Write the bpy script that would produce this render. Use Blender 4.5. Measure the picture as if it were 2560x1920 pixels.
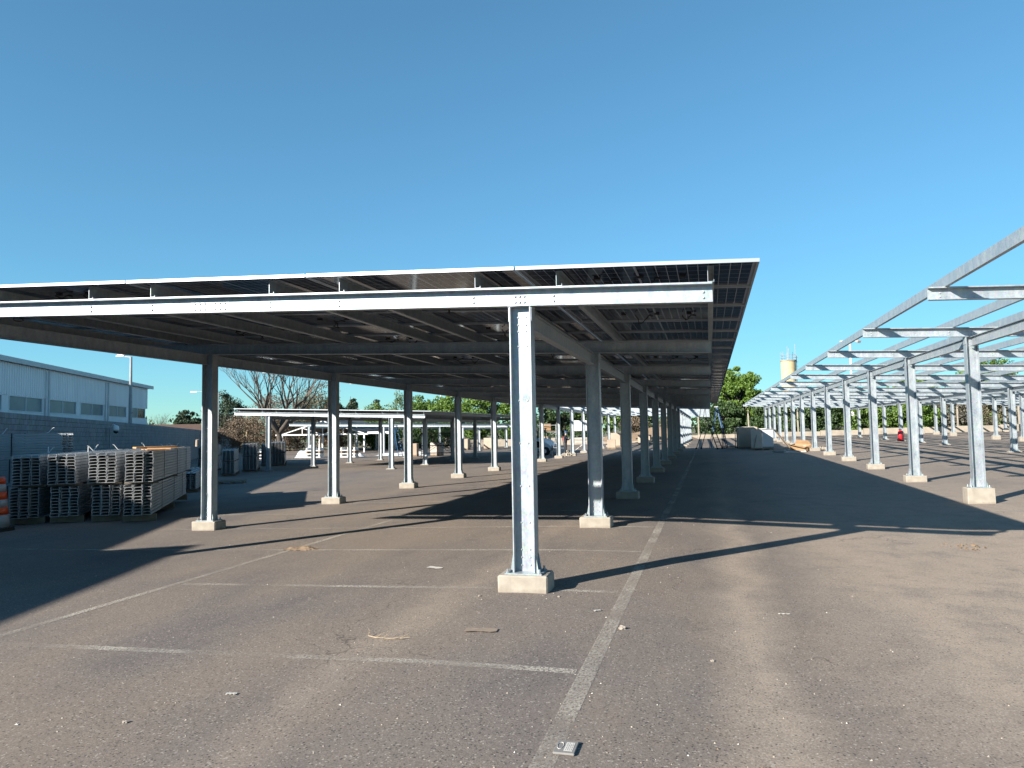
import bpy, bmesh, math, random
import numpy as np
from mathutils import Matrix, Vector

random.seed(11)
rng = np.random.default_rng(5)
for o in list(bpy.data.objects):
    bpy.data.objects.remove(o)
SC = bpy.context.scene
COL = SC.collection
R = math.radians

# ------------------------------------------------------------------ camera
CAM_H = 1.6732
YAW, PITCH, ROLL = 0.2592, 0.0607, -0.0169
cy, sy = math.cos(YAW), math.sin(YAW)
F = Vector((-sy * math.cos(PITCH), cy * math.cos(PITCH), math.sin(PITCH)))
Rt = Vector((cy, sy, 0.0))
Up = Rt.cross(F)
R2 = math.cos(ROLL) * Rt + math.sin(ROLL) * Up
U2 = -math.sin(ROLL) * Rt + math.cos(ROLL) * Up
cd = bpy.data.cameras.new('camera')
cam = bpy.data.objects.new('camera', cd)
COL.objects.link(cam)
M = Matrix.Identity(4)
for i in range(3):
    M[i][0], M[i][1], M[i][2] = R2[i], U2[i], -F[i]
M[2][3] = CAM_H
cam.matrix_world = M
cd.sensor_fit = 'HORIZONTAL'
cd.sensor_width = 36.0
cd.lens = 36.0 * 1850.0 / 2560.0
cd.clip_start = 0.05
cd.clip_end = 5000
SC.camera = cam

# ------------------------------------------------------------------ sky, sun, exposure
SUN_EL = R(23.0)
SUN_AZ = math.atan2(-0.590, -0.807)          # direction to the sun, from +Y towards +X
W = bpy.data.worlds.new('World')
SC.world = W
W.use_nodes = True
nt = W.node_tree
bg = nt.nodes['Background']
sky = nt.nodes.new('ShaderNodeTexSky')
sky.sky_type = 'NISHITA'
sky.sun_disc = False
sky.sun_elevation = SUN_EL
sky.sun_rotation = SUN_AZ
sky.altitude = 20
sky.air_density = 0.7
sky.dust_density = 0.0
sky.ozone_density = 6.0
hs = nt.nodes.new('ShaderNodeVectorMath')               # the phone's white balance, applied to the whole sky
hs.operation = 'MULTIPLY'
hs.inputs[1].default_value = (1.05, 1.31, 1.0)
nt.links.new(sky.outputs[0], hs.inputs[0])
lum = nt.nodes.new('ShaderNodeRGBToBW')                 # soft highlight roll-off, same in every direction
nt.links.new(hs.outputs[0], lum.inputs[0])
k1 = nt.nodes.new('ShaderNodeMath')
k1.operation = 'MULTIPLY_ADD'
k1.inputs[1].default_value = 0.2
k1.inputs[2].default_value = 1.0
nt.links.new(lum.outputs[0], k1.inputs[0])
dv = nt.nodes.new('ShaderNodeVectorMath')
dv.operation = 'DIVIDE'
nt.links.new(hs.outputs[0], dv.inputs[0])
nt.links.new(k1.outputs[0], dv.inputs[1])
nt.links.new(dv.outputs[0], bg.inputs[0])
bg.inputs[1].default_value = 0.110
sd = bpy.data.lights.new('sun', 'SUN')
sd.energy = 5.0
sd.angle = R(0.5)
sd.color = (1.0, 0.93, 0.83)
sun = bpy.data.objects.new('sun', sd)
COL.objects.link(sun)
S_DIR = Vector((math.sin(SUN_AZ) * math.cos(SUN_EL), math.cos(SUN_AZ) * math.cos(SUN_EL), math.sin(SUN_EL)))
sun.rotation_euler = S_DIR.to_track_quat('Z', 'Y').to_euler()
sun.location = (-20, -27, 25)
SC.view_settings.view_transform = 'Standard'
SC.view_settings.look = 'None'
SC.view_settings.exposure = 1.35
SC.view_settings.gamma = 1.0

# ------------------------------------------------------------------ materials
MATS = {}


class N:
    """small node helper"""
    def __init__(s, name):
        s.m = bpy.data.materials.new(name)
        s.m.use_nodes = True
        s.t = s.m.node_tree
        s.b = s.t.nodes['Principled BSDF']
        s.out = s.t.nodes['Material Output']
        MATS[name] = s.m

    def n(s, kind, **kw):
        nd = s.t.nodes.new('ShaderNode' + kind)
        for k, v in kw.items():
            if k in nd.inputs.keys():
                nd.inputs[k].default_value = v
            else:
                setattr(nd, k, v)
        return nd

    def l(s, a, b):
        s.t.links.new(a, b)

    def coord(s, kind='Object', scale=(1, 1, 1)):
        tc = s.n('TexCoord')
        mp = s.n('Mapping')
        mp.inputs['Scale'].default_value = scale
        s.l(tc.outputs[kind], mp.inputs[0])
        return mp.outputs[0]

    def pos(s, scale=(1, 1, 1)):
        g = s.n('NewGeometry')
        mp = s.n('Mapping')
        mp.inputs['Scale'].default_value = scale
        s.l(g.outputs['Position'], mp.inputs[0])
        return mp.outputs[0]

    def noise(s, vec, scale, detail=4, rough=0.55):
        nd = s.n('TexNoise', Scale=scale, Detail=detail, Roughness=rough)
        s.l(vec, nd.inputs['Vector'])
        return nd.outputs[0]

    def ramp(s, fac, stops):
        r = s.n('ValToRGB')
        e = r.color_ramp.elements
        while len(e) < len(stops):
            e.new(0.5)
        for k, (p, c) in enumerate(stops):
            e[k].position = p
            e[k].color = (c[0], c[1], c[2], 1) if not isinstance(c, (int, float)) else (c, c, c, 1)
        s.l(fac, r.inputs[0])
        return r.outputs[0]

    def mix(s, fac, a, b, mode='MIX'):
        x = s.n('MixRGB', blend_type=mode)
        for i, v in enumerate((fac, a, b)):
            if hasattr(v, 'links'):
                s.l(v, x.inputs[i])
            elif i == 0:
                x.inputs[0].default_value = v
            else:
                x.inputs[i].default_value = (*v, 1)
        return x.outputs[0]

    def math(s, op, a, b=None):
        x = s.n('Math', operation=op)
        for i, v in enumerate((a, b)):
            if v is None:
                continue
            if hasattr(v, 'links'):
                s.l(v, x.inputs[i])
            else:
                x.inputs[i].default_value = v
        return x.outputs[0]

    def bump(s, height, strength=0.3, dist=0.01):
        b = s.n('Bump', Strength=strength, Distance=dist)
        s.l(height, b.inputs['Height'])
        s.l(b.outputs[0], s.b.inputs['Normal'])

    def set(s, color=None, rough=None, metal=None, **kw):
        for k, v in (('Base Color', color), ('Roughness', rough), ('Metallic', metal)):
            if v is None:
                continue
            if hasattr(v, 'links'):
                s.l(v, s.b.inputs[k])
            elif k == 'Base Color':
                s.b.inputs[k].default_value = (*v, 1)
            else:
                s.b.inputs[k].default_value = v
        for k, v in kw.items():
            s.b.inputs[k.replace('_', ' ')].default_value = v
        return s


def plain(name, col, rough=0.6, metal=0.0, var=0.12, scale=6.0, bump=0.0):
    m = N(name)
    v = m.coord('Object')
    nz = m.noise(v, scale, 5, 0.6)
    if name not in ('white_wall', 'gutter', 'mortar'):
        col = tuple(c * .8 for c in col)
    a = tuple(c * (1 - var) for c in col)
    b = tuple(min(1, c * (1 + var)) for c in col)
    m.set(m.ramp(nz, [(0.3, a), (0.7, b)]), rough, metal)
    if bump:
        m.bump(nz, bump, 0.01)
    return m.m


def make_materials():
    # asphalt: worn, dusty, pitted
    m = N('asphalt')
    p = m.pos()
    sp = m.n('SeparateXYZ')
    m.l(p, sp.inputs[0])
    big = m.noise(p, 0.22, 5, 0.6)
    mid = m.noise(m.pos((1.0, 0.30, 1.0)), 0.9, 6, 0.62)
    fine = m.noise(p, 150, 2, 0.6)
    grain = m.noise(p, 62, 3, 0.7)
    base = m.ramp(mid, [(0.32, (0.121, 0.106, 0.102)), (0.50, (0.158, 0.135, 0.120)), (0.68, (0.192, 0.158, 0.130))])
    base = m.mix(m.ramp(big, [(0.42, 0.0), (0.66, 0.8)]), base, (0.199, 0.162, 0.131))
    # tan dust: a tyre track right of the lane line, a fainter one in the bays, drifts farther right
    wob = m.noise(p, 0.5, 4, 0.6)
    xx = m.math('ADD', sp.outputs[0], m.math('MULTIPLY', m.math('SUBTRACT', wob, 0.5), 1.1))
    band = m.ramp(m.math('ABSOLUTE', m.math('SUBTRACT', xx, 0.30)), [(0.0, 0.9), (0.42, 0.0)])
    band2 = m.ramp(m.math('ABSOLUTE', m.math('SUBTRACT', xx, -2.55)), [(0.0, 0.45), (0.30, 0.0)])
    right = m.ramp(m.math('MULTIPLY', m.math('SUBTRACT', xx, 0.45), 0.75), [(0.0, 0.0), (1.0, 1.0)])
    ynear = m.ramp(m.math('DIVIDE', sp.outputs[1], 30.0), [(0.3, 1.0), (0.75, 0.35)])
    dust = m.math('MULTIPLY', m.math('MAXIMUM', m.math('MAXIMUM', band, band2), right), ynear)
    dust = m.math('MULTIPLY', dust, m.ramp(m.noise(p, 2.2, 5, 0.65), [(0.24, 0.3), (0.54, 1.0)]))
    base = m.mix(dust, base, (0.302, 0.246, 0.196))
    # aggregate: each stone has its own tone, with dark pits where stones broke out
    vor = m.n('TexVoronoi', Scale=105.0)
    m.l(p, vor.inputs['Vector'])
    sep = m.n('SeparateColor')
    m.l(vor.outputs['Color'], sep.inputs[0])
    base = m.mix(0.55, base, m.mix(1.0, base, m.ramp(sep.outputs[1], [(0.0, 0.62), (1.0, 1.36)]), 'MULTIPLY'))
    vo2 = m.n('TexVoronoi', Scale=42.0)
    m.l(p, vo2.inputs['Vector'])
    se2 = m.n('SeparateColor')
    m.l(vo2.outputs['Color'], se2.inputs[0])
    dens = m.ramp(m.noise(p, 1.6, 5, 0.65), [(0.35, 0.24), (0.65, 0.72)])
    act = m.math('LESS_THAN', se2.outputs[0], m.math('MULTIPLY', dens, m.math('SUBTRACT', 1.0, m.math('MULTIPLY', dust, 0.6))))
    hole = m.math('LESS_THAN', m.math('ADD', vo2.outputs[0], m.math('MULTIPLY', m.math('SUBTRACT', grain, 0.5), 0.7)), 0.27)
    pit = m.math('MULTIPLY', act, hole)
    base = m.mix(m.math('MULTIPLY', pit, 0.72), base, (0.035, 0.033, 0.032))
    lite = m.math('GREATER_THAN', sep.outputs[0], 0.965)
    base = m.mix(m.math('MULTIPLY', lite, 0.6), base, (0.385, 0.350, 0.308))
    stain = m.ramp(m.noise(p, 1.3, 4, 0.55), [(0.24, 0.40), (0.34, 0.0)])
    base = m.mix(stain, base, (0.070, 0.066, 0.064))
    # a few hairline cracks
    vc = m.n('TexVoronoi', Scale=0.28, feature='DISTANCE_TO_EDGE')
    wv = m.n('VectorMath', operation='ADD')
    m.l(p, wv.inputs[0])
    nv = m.n('TexNoise', Scale=1.4, Detail=6.0)
    m.l(p, nv.inputs['Vector'])
    m.l(nv.outputs['Color'], wv.inputs[1])
    m.l(wv.outputs[0], vc.inputs['Vector'])
    crack = m.math('MULTIPLY', m.math('LESS_THAN', vc.outputs[0], 0.0017), m.math('GREATER_THAN', m.noise(p, 0.45, 2, 0.5), 0.56))
    base = m.mix(m.math('MULTIPLY', crack, 0.5), base, (0.042, 0.038, 0.035))
    m.set(base, 0.93)
    m.b.inputs['Specular IOR Level'].default_value = 0.2
    hh = m.math('SUBTRACT', m.math('ADD', m.math('MULTIPLY', grain, 0.5), m.math('MULTIPLY', fine, 0.5)), m.math('MULTIPLY', pit, 0.6))
    m.bump(hh, 0.42, 0.008)

    m = N('earth')
    p = m.pos()
    m.set(m.mix(m.ramp(m.noise(p, 0.25, 6, 0.65), [(0.4, 0.0), (0.62, 1.0)]), (0.17, 0.135, 0.095), (0.075, 0.095, 0.035)), 0.95)
    m.bump(m.noise(p, 8, 6, 0.7), 0.5, 0.05)

    # worn road paint: paint chips off the stones
    m = N('road_paint')
    p = m.pos()
    wear = m.math('MULTIPLY', m.ramp(m.noise(p, 48, 3, 0.7), [(0.40, 0.0), (0.54, 1.0)]),
                  m.ramp(m.noise(p, 1.1, 4, 0.6), [(0.36, 0.06), (0.62, 0.68)]))
    m.set((0.475, 0.439, 0.382), 0.85)
    m.l(wear, m.b.inputs['Alpha'])

    # hot dip galvanised steel
    m = N('galvanised')
    p = m.coord('Object')
    vo = m.n('TexVoronoi', Scale=38.0)
    m.l(p, vo.inputs['Vector'])
    blotch = m.noise(m.coord('Object', (1, 1, 0.4)), 9.0, 7, 0.7)
    c = m.ramp(blotch, [(0.26, (0.190, 0.228, 0.262)), (0.42, (0.285, 0.328, 0.360)), (0.56, (0.335, 0.375, 0.402)), (0.74, (0.440, 0.472, 0.490))])
    c = m.mix(0.10, c, vo.outputs['Color'], 'OVERLAY')
    m.set(c, m.ramp(blotch, [(0.3, 0.36), (0.7, 0.52)]), 0.45)
    m.bump(blotch, 0.08, 0.01)

    m = N('galvanised_dull')
    p = m.coord('Object')
    blotch = m.noise(m.coord('Object', (1, 0.2, 1)), 4.0, 6, 0.65)
    m.set(m.ramp(blotch, [(0.28, (0.27, 0.28, 0.29)), (0.55, (0.40, 0.41, 0.42)), (0.8, (0.52, 0.53, 0.535))]), 0.5, 0.3)

    m = N('aluminium')
    m.set((0.374, 0.408, 0.442), 0.38, 0.5)

    # solar cells seen through glass, both faces
    m = N('solar_cells')
    v = m.coord('Object')
    s = m.n('SeparateXYZ')
    m.l(v, s.inputs[0])
    fx = m.math('ABSOLUTE', m.math('SUBTRACT', m.math('FRACT', m.math('MULTIPLY', s.outputs[0], 9.45)), 0.5))
    fy = m.math('ABSOLUTE', m.math('SUBTRACT', m.math('FRACT', m.math('MULTIPLY', s.outputs[1], 4.75)), 0.5))
    gx = m.math('GREATER_THAN', fx, 0.462)
    gy = m.math('GREATER_THAN', fy, 0.480)
    mid = m.math('LESS_THAN', m.math('ABSOLUTE', s.outputs[0]), 0.013)
    ex = m.math('GREATER_THAN', m.math('ABSOLUTE', s.outputs[0]), 1.166)
    ey = m.math('GREATER_THAN', m.math('ABSOLUTE', s.outputs[1]), 0.632)
    g = m.math('MAXIMUM', m.math('MAXIMUM', gx, gy), m.math('MAXIMUM', mid, m.math('MAXIMUM', ex, ey)))
    bus = m.math('GREATER_THAN', m.math('ABSOLUTE', m.math('SUBTRACT', m.math('FRACT', m.math('MULTIPLY', s.outputs[1], 47.5)), 0.5)), 0.46)
    oi = m.n('ObjectInfo')
    cellc = m.ramp(oi.outputs['Random'], [(0.0, (0.007, 0.010, 0.024)), (1.0, (0.011, 0.015, 0.034))])
    cellc = m.mix(m.math('MULTIPLY', bus, 0.10), cellc, (0.35, 0.36, 0.38))
    m.set(m.mix(g, cellc, (0.29, 0.33, 0.39)), 0.10)
    m.b.inputs['Specular IOR Level'].default_value = 0.28

    # cast concrete footing
    m = N('concrete')
    p = m.coord('Object')
    nz = m.noise(p, 7, 7, 0.65)
    st = m.noise(m.coord('Object', (3, 3, 0.4)), 3, 4, 0.6)
    c = m.ramp(nz, [(0.3, (0.240, 0.212, 0.176)), (0.7, (0.336, 0.304, 0.256))])
    c = m.mix(m.ramp(st, [(0.55, 0.0), (0.75, 0.45)]), c, (0.128, 0.112, 0.092))
    oi = m.n('ObjectInfo')
    c = m.mix(m.math('MULTIPLY', oi.outputs['Random'], 0.4), c, (0.216, 0.196, 0.168))
    sz = m.n('SeparateXYZ')
    m.l(p, sz.inputs[0])
    foot = m.ramp(m.math('ADD', sz.outputs[2], m.math('MULTIPLY', m.noise(p, 14, 4, 0.6), 0.08)), [(0.28, 0.6), (0.335, 0.0)])
    c = m.mix(foot, c, (0.184, 0.152, 0.120))
    m.set(c, 0.9)
    m.bump(m.noise(p, 60, 4, 0.7), 0.35, 0.006)

    # concrete blocks
    m = N('concrete_block')
    oi = m.n('ObjectInfo')
    nz = m.noise(m.pos(), 1.7, 6, 0.65)
    vo = m.n('TexVoronoi', Scale=2.2)
    m.l(m.pos(), vo.inputs['Vector'])
    c = m.ramp(nz, [(0.3, (0.185, 0.19, 0.195)), (0.7, (0.285, 0.29, 0.295))])
    c = m.mix(m.math('MULTIPLY', oi.outputs['Random'], 0.28), c, (0.14, 0.145, 0.15))
    c = m.mix(0.05, c, vo.outputs['Color'], 'OVERLAY')
    m.set(c, 0.95)
    m.bump(m.noise(m.pos(), 25, 4, 0.7), 0.4, 0.02)
    plain('mortar', (0.15, 0.15, 0.15), 0.95)

    m = N('cladding')
    nz = m.noise(m.pos((1, 1, 0.12)), 1.1, 6, 0.6)
    m.set(m.ramp(nz, [(0.3, (0.66, 0.68, 0.70)), (0.7, (0.78, 0.79, 0.80))]), 0.5)
    plain('white_wall', (0.72, 0.73, 0.74), 0.8, var=0.07, scale=1.5)
    plain('gutter', (0.50, 0.52, 0.53), 0.55, var=0.08)
    m = N('window_glass')
    m.set(m.ramp(m.noise(m.pos(), 0.6, 3, 0.5), [(0.35, (0.09, 0.15, 0.19)), (0.65, (0.17, 0.235, 0.26))]), 0.3)
    m.b.inputs['Specular IOR Level'].default_value = 0.25
    plain('dark_glass', (0.012, 0.016, 0.02), 0.12)
    plain('white_paint', (0.78, 0.78, 0.77), 0.45, var=0.05)
    plain('black_paint', (0.016, 0.017, 0.019), 0.5)
    plain('black_rubber', (0.012, 0.012, 0.013), 0.7)
    plain('blue_paint', (0.02, 0.09, 0.20), 0.45)
    plain('red_paint', (0.60, 0.018, 0.03), 0.4)
    plain('orange_plastic', (0.80, 0.085, 0.015), 0.45)
    plain('grey_plastic', (0.36, 0.37, 0.38), 0.5)
    plain('wood', (0.36, 0.25, 0.15), 0.8, var=0.25, scale=4)
    plain('old_wood', (0.20, 0.155, 0.11), 0.9, var=0.3, scale=5)
    plain('plywood', (0.60, 0.33, 0.14), 0.7, var=0.2, scale=3)
    plain('cardboard', (0.36, 0.225, 0.12), 0.85, var=0.12, scale=3)
    plain('pale_cardboard', (0.42, 0.34, 0.265), 0.85, var=0.12, scale=2)
    plain('grey_cardboard', (0.50, 0.45, 0.40), 0.85, var=0.12, scale=2)
    plain('white_sheet', (0.56, 0.57, 0.58), 0.35, var=0.04)
    plain('tarpaulin', (0.50, 0.52, 0.55), 0.6, var=0.3, scale=3, bump=0.5)
    plain('cream_paint', (0.60, 0.47, 0.27), 0.75, var=0.16, scale=1.2)
    plain('cream_concrete', (0.34, 0.295, 0.24), 0.9, var=0.2, scale=1.5)
    plain('rubble', (0.42, 0.37, 0.30), 0.95, var=0.3, scale=5)
    plain('dry_soil', (0.21, 0.15, 0.10), 0.95, var=0.3, scale=12, bump=0.6)
    plain('roof_tile', (0.13, 0.075, 0.05), 0.9, var=0.3, scale=4)
    plain('shade_cloth', (0.10, 0.105, 0.11), 0.85, var=0.2, scale=1)
    plain('stone', (0.33, 0.29, 0.245), 0.9, var=0.25, scale=30)
    plain('dirty_card', (0.27, 0.215, 0.165), 0.9, var=0.15, scale=15)
    plain('paper', (0.58, 0.56, 0.52), 0.8, var=0.08, scale=15)
    plain('dry_twig', (0.40, 0.31, 0.21), 0.85, var=0.25, scale=20)
    plain('marker_grey', (0.23, 0.22, 0.21), 0.6, var=0.1)
    plain('ink', (0.24, 0.235, 0.23), 0.8)
    plain('bark', (0.085, 0.07, 0.058), 0.95, var=0.35, scale=6, bump=0.6)
    plain('pale_bark', (0.17, 0.14, 0.115), 0.95, var=0.35, scale=6)
    plain('twigs_brown', (0.165, 0.125, 0.095), 0.95, var=0.35, scale=2)
    plain('navy_cloth', (0.013, 0.016, 0.026), 0.9)
    plain('grey_cloth', (0.06, 0.06, 0.065), 0.9)
    plain('skin', (0.45, 0.28, 0.2), 0.6)

    def leaf(name, dark, light, scale=0.9):
        m = N(name)
        v = m.pos()
        a = m.noise(v, scale, 3, 0.6)
        g = m.n('NewGeometry')
        c = m.ramp(a, [(0.30, dark), (0.70, light)])
        c = m.mix(0.35, c, m.ramp(g.outputs['Random Per Island'], [(0.0, tuple(k * 0.55 for k in light)), (1.0, tuple(k * 1.25 for k in light))]))
        m.set(c, 0.6)
        tr = m.n('BsdfTranslucent')
        m.l(c, tr.inputs[0])
        mx = m.n('MixShader')
        mx.inputs[0].default_value = 0.25
        m.l(m.b.outputs[0], mx.inputs[1])
        m.l(tr.outputs[0], mx.inputs[2])
        m.l(mx.outputs[0], m.out.inputs[0])
    leaf('leaf_green', (0.050, 0.105, 0.018), (0.130, 0.215, 0.036))
    leaf('leaf_bright', (0.055, 0.118, 0.016), (0.140, 0.232, 0.034))
    leaf('leaf_dark', (0.028, 0.058, 0.020), (0.065, 0.115, 0.036))
    leaf('leaf_pine', (0.020, 0.040, 0.022), (0.048, 0.078, 0.040))
    leaf('leaf_pale', (0.075, 0.125, 0.060), (0.140, 0.205, 0.095))
    leaf('leaf_olive', (0.080, 0.080, 0.040), (0.160, 0.150, 0.080))
    leaf('leaf_dry', (0.105, 0.075, 0.050), (0.200, 0.150, 0.100))
    leaf('leaf_grey', (0.090, 0.085, 0.065), (0.165, 0.155, 0.120))


make_materials()


# ------------------------------------------------------------------ mesh helpers
class MB:
    def __init__(s):
        s.v, s.f, s.m = [], [], []

    def add(s, vs, fs, mi=0):
        b = len(s.v)
        s.v += [tuple(p) for p in vs]
        s.f += [tuple(b + i for i in f) for f in fs]
        s.m += [mi] * len(fs)
        return s

    def box(s, x0, x1, y0, y1, z0, z1, mi=0):
        vs = [(x, y, z) for z in (z0, z1) for y in (y0, y1) for x in (x0, x1)]
        return s.add(vs, [(0, 2, 3, 1), (4, 5, 7, 6), (0, 1, 5, 4), (1, 3, 7, 5), (3, 2, 6, 7), (2, 0, 4, 6)], mi)

    def cbox(s, c, d, mi=0, rot=None):
        hx, hy, hz = d[0] / 2, d[1] / 2, d[2] / 2
        vs = [Vector((x, y, z)) for z in (-hz, hz) for y in (-hy, hy) for x in (-hx, hx)]
        if rot is not None:
            vs = [rot @ q for q in vs]
        c = Vector(c)
        return s.add([q + c for q in vs], [(0, 2, 3, 1), (4, 5, 7, 6), (0, 1, 5, 4), (1, 3, 7, 5), (3, 2, 6, 7), (2, 0, 4, 6)], mi)

    def bar(s, a, b, w, h=None, mi=0):
        """rectangular bar from a to b"""
        a, b = Vector(a), Vector(b)
        h = h or w
        d = (b - a)
        L = d.length
        rot = d.to_track_quat('Y', 'Z').to_matrix()
        return s.cbox((a + b) / 2, (w, L, h), mi, rot)

    def extrude(s, prof, a, b, U, V, mi=0):
        a, b, U, V = Vector(a), Vector(b), Vector(U), Vector(V)
        n = len(prof)
        vs = [a + U * u + V * w for u, w in prof] + [b + U * u + V * w for u, w in prof]
        fs = [(i, (i + 1) % n, n + (i + 1) % n, n + i) for i in range(n)]
        fs += [tuple(range(n - 1, -1, -1)), tuple(range(n, 2 * n))]
        return s.add(vs, fs, mi)

    def tube(s, pts, rad, n=6, mi=0, cap=True):
        pts = [Vector(p) for p in pts]
        if not isinstance(rad, (list, tuple)):
            rad = [rad] * len(pts)
        vs, fs = [], []
        prev = None
        for i, p in enumerate(pts):
            d = (pts[min(i + 1, len(pts) - 1)] - pts[max(i - 1, 0)])
            if d.length < 1e-9:
                d = Vector((0, 0, 1))
            d.normalize()
            ref = Vector((0, 0, 1)) if abs(d.z) < 0.9 else Vector((1, 0, 0))
            if prev is not None:
                u = prev - d * prev.dot(d)
                if u.length < 1e-6:
                    u = ref.cross(d)
            else:
                u = ref.cross(d)
            u.normalize()
            prev = u
            w = d.cross(u)
            for k in range(n):
                a = 2 * math.pi * k / n
                vs.append(p + (u * math.cos(a) + w * math.sin(a)) * rad[i])
        for i in range(len(pts) - 1):
            for k in range(n):
                fs.append((i * n + k, i * n + (k + 1) % n, (i + 1) * n + (k + 1) % n, (i + 1) * n + k))
        if cap:
            fs.append(tuple(range(n - 1, -1, -1)))
            fs.append(tuple((len(pts) - 1) * n + k for k in range(n)))
        return s.add(vs, fs, mi)

    def cyl(s, a, b, r, n=12, mi=0):
        return s.tube([a, b], r, n, mi)

    def mesh(s, name, mats, smooth=False):
        me = bpy.data.meshes.new(name)
        me.from_pydata(s.v, [], s.f)
        for m in (mats if isinstance(mats, (list, tuple)) else [mats]):
            me.materials.append(MATS[m])
        if any(s.m):
            me.polygons.foreach_set('material_index', s.m)
        if smooth:
            me.polygons.foreach_set('use_smooth', [True] * len(me.polygons))
        me.update()
        return me

    def build(s, name, mats, parent=None, smooth=False, inv=True):
        return link(name, s.mesh(name, mats, smooth), parent, inv)


def link(name, me, parent=None, inv=True):
    o = bpy.data.objects.new(name, me)
    COL.objects.link(o)
    if parent is not None:
        o.parent = parent
        if inv:                                    # mesh is in world coordinates
            r = parent
            while r.parent is not None:
                r = r.parent
            if r is parent:
                o.matrix_parent_inverse = Matrix.Translation(-r.location)
    return o


def tag(o, label=None, cat=None, group=None, kind=None):
    if label:
        o['label'] = label
    if cat:
        o['category'] = cat
    if group:
        o['group'] = group
    if kind:
        o['kind'] = kind
    return o


def thing(name, label, cat, loc=(0, 0, 0), rz=0.0, group=None):
    o = bpy.data.objects.new(name, None)
    o.empty_display_size = 0.2
    COL.objects.link(o)
    o.location = loc
    o.rotation_euler = (0, 0, rz)
    return tag(o, label, cat, group)


def kids(o):
    return [c for c in KID.get(o.name, [])]


def copy_tree(o, parent=None):
    c = o.copy()
    COL.objects.link(c)
    c.parent = parent
    for ch in list(o.children):
        copy_tree(ch, c)
    return c


# ------------------------------------------------------------------ lie of the land
GX = [-60, -25, -16.6, -9.5, -1.9, -0.5, 4, 5.4, 13, 20, 40]
GY = [-10, 8, 16, 21, 27, 36, 45, 60, 80]
GZ = [[-.6, -.6, -.6, -.6, -.6, -.6, -.65, -.7, -.6],
      [-.40, -.40, -.42, -.43, -.45, -.48, -.52, -.58, -.4],
      [-.30, -.32, -.33, -.34, -.35, -.40, -.45, -.45, -.3],
      [-.15, -.19, -.19, -.19, -.20, -.23, -.29, -.30, -.2],
      [0, 0, 0, 0, .01, .05, .10, .13, .2],
      [0, 0, 0, 0, .02, .07, .12, .15, .22],
      [-.20, -.18, -.11, -.03, .09, .17, .22, .25, .3],
      [-.20, -.15, -.06, .02, .10, .18, .24, .28, .32],
      [-.2, -.1, 0, .1, .15, .25, .33, .36, .40],
      [-.1, 0, .05, .1, .15, .2, .22, .25, .5],
      [-.1, 0, .05, .1, .15, .2, .25, .3, .7]]


def _loc(a, k):
    if a <= k[0]:
        return 0, 0.0
    if a >= k[-1]:
        return len(k) - 2, 1.0
    for i in range(len(k) - 1):
        if a <= k[i + 1]:
            return i, (a - k[i]) / (k[i + 1] - k[i])


def g(x, y):
    i, s = _loc(x, GX)
    j, t = _loc(y, GY)
    return (GZ[i][j] * (1 - s) * (1 - t) + GZ[i + 1][j] * s * (1 - t) + GZ[i][j + 1] * (1 - s) * t + GZ[i + 1][j + 1] * s * t)


def sheet(name, xs, ys, dz, mat):
    vs = [(x, y, g(x, y) + dz) for y in ys for x in xs]
    n = len(xs)
    fs = [(j * n + i, j * n + i + 1, (j + 1) * n + i + 1, (j + 1) * n + i) for j in range(len(ys) - 1) for i in range(n - 1)]
    o = MB().add(vs, fs).build(name, mat, smooth=True)
    return tag(o, kind='structure')


xs = sorted(set(list(np.arange(-62, 62.1, 1.0)) + GX))
ys = sorted(set(list(np.arange(-32, 86.1, 1.0)) + GY))
lot = sheet('parking_lot', xs, ys, 0.0, 'asphalt')
far = sorted(set(list(np.linspace(-1500, -62, 12)) + list(np.arange(-60, 61, 10.0)) + GX + list(np.linspace(62, 1500, 12))))
fay = sorted(set(list(np.linspace(-900, -32, 8)) + list(np.arange(-30, 90, 10.0)) + GY + list(np.linspace(90, 2500, 16))))
sheet('ground', far, fay, -0.06, 'earth')


def strip(mb, pts, w, dz=0.004):
    """painted strip along a polyline on the ground"""
    P = []
    for (a, b) in zip(pts[:-1], pts[1:]):
        L = math.hypot(b[0] - a[0], b[1] - a[1])
        k = max(1, int(L / 0.5))
        P += [(a[0] + (b[0] - a[0]) * i / k, a[1] + (b[1] - a[1]) * i / k) for i in range(k)]
    P.append(pts[-1])
    vs = []
    for i, p in enumerate(P):
        q = P[min(i + 1, len(P) - 1)]
        r = P[max(i - 1, 0)]
        d = Vector((q[0] - r[0], q[1] - r[1])).normalized()
        nx, ny = -d.y * w / 2, d.x * w / 2
        for sg in (1, -1):
            x, y = p[0] + sg * nx, p[1] + sg * ny
            vs.append((x, y, g(x, y) + dz))
    fs = [(2 * i + 1, 2 * i + 3, 2 * i + 2, 2 * i) for i in range(len(P) - 1)]
    mb.add(vs, fs)


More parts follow.
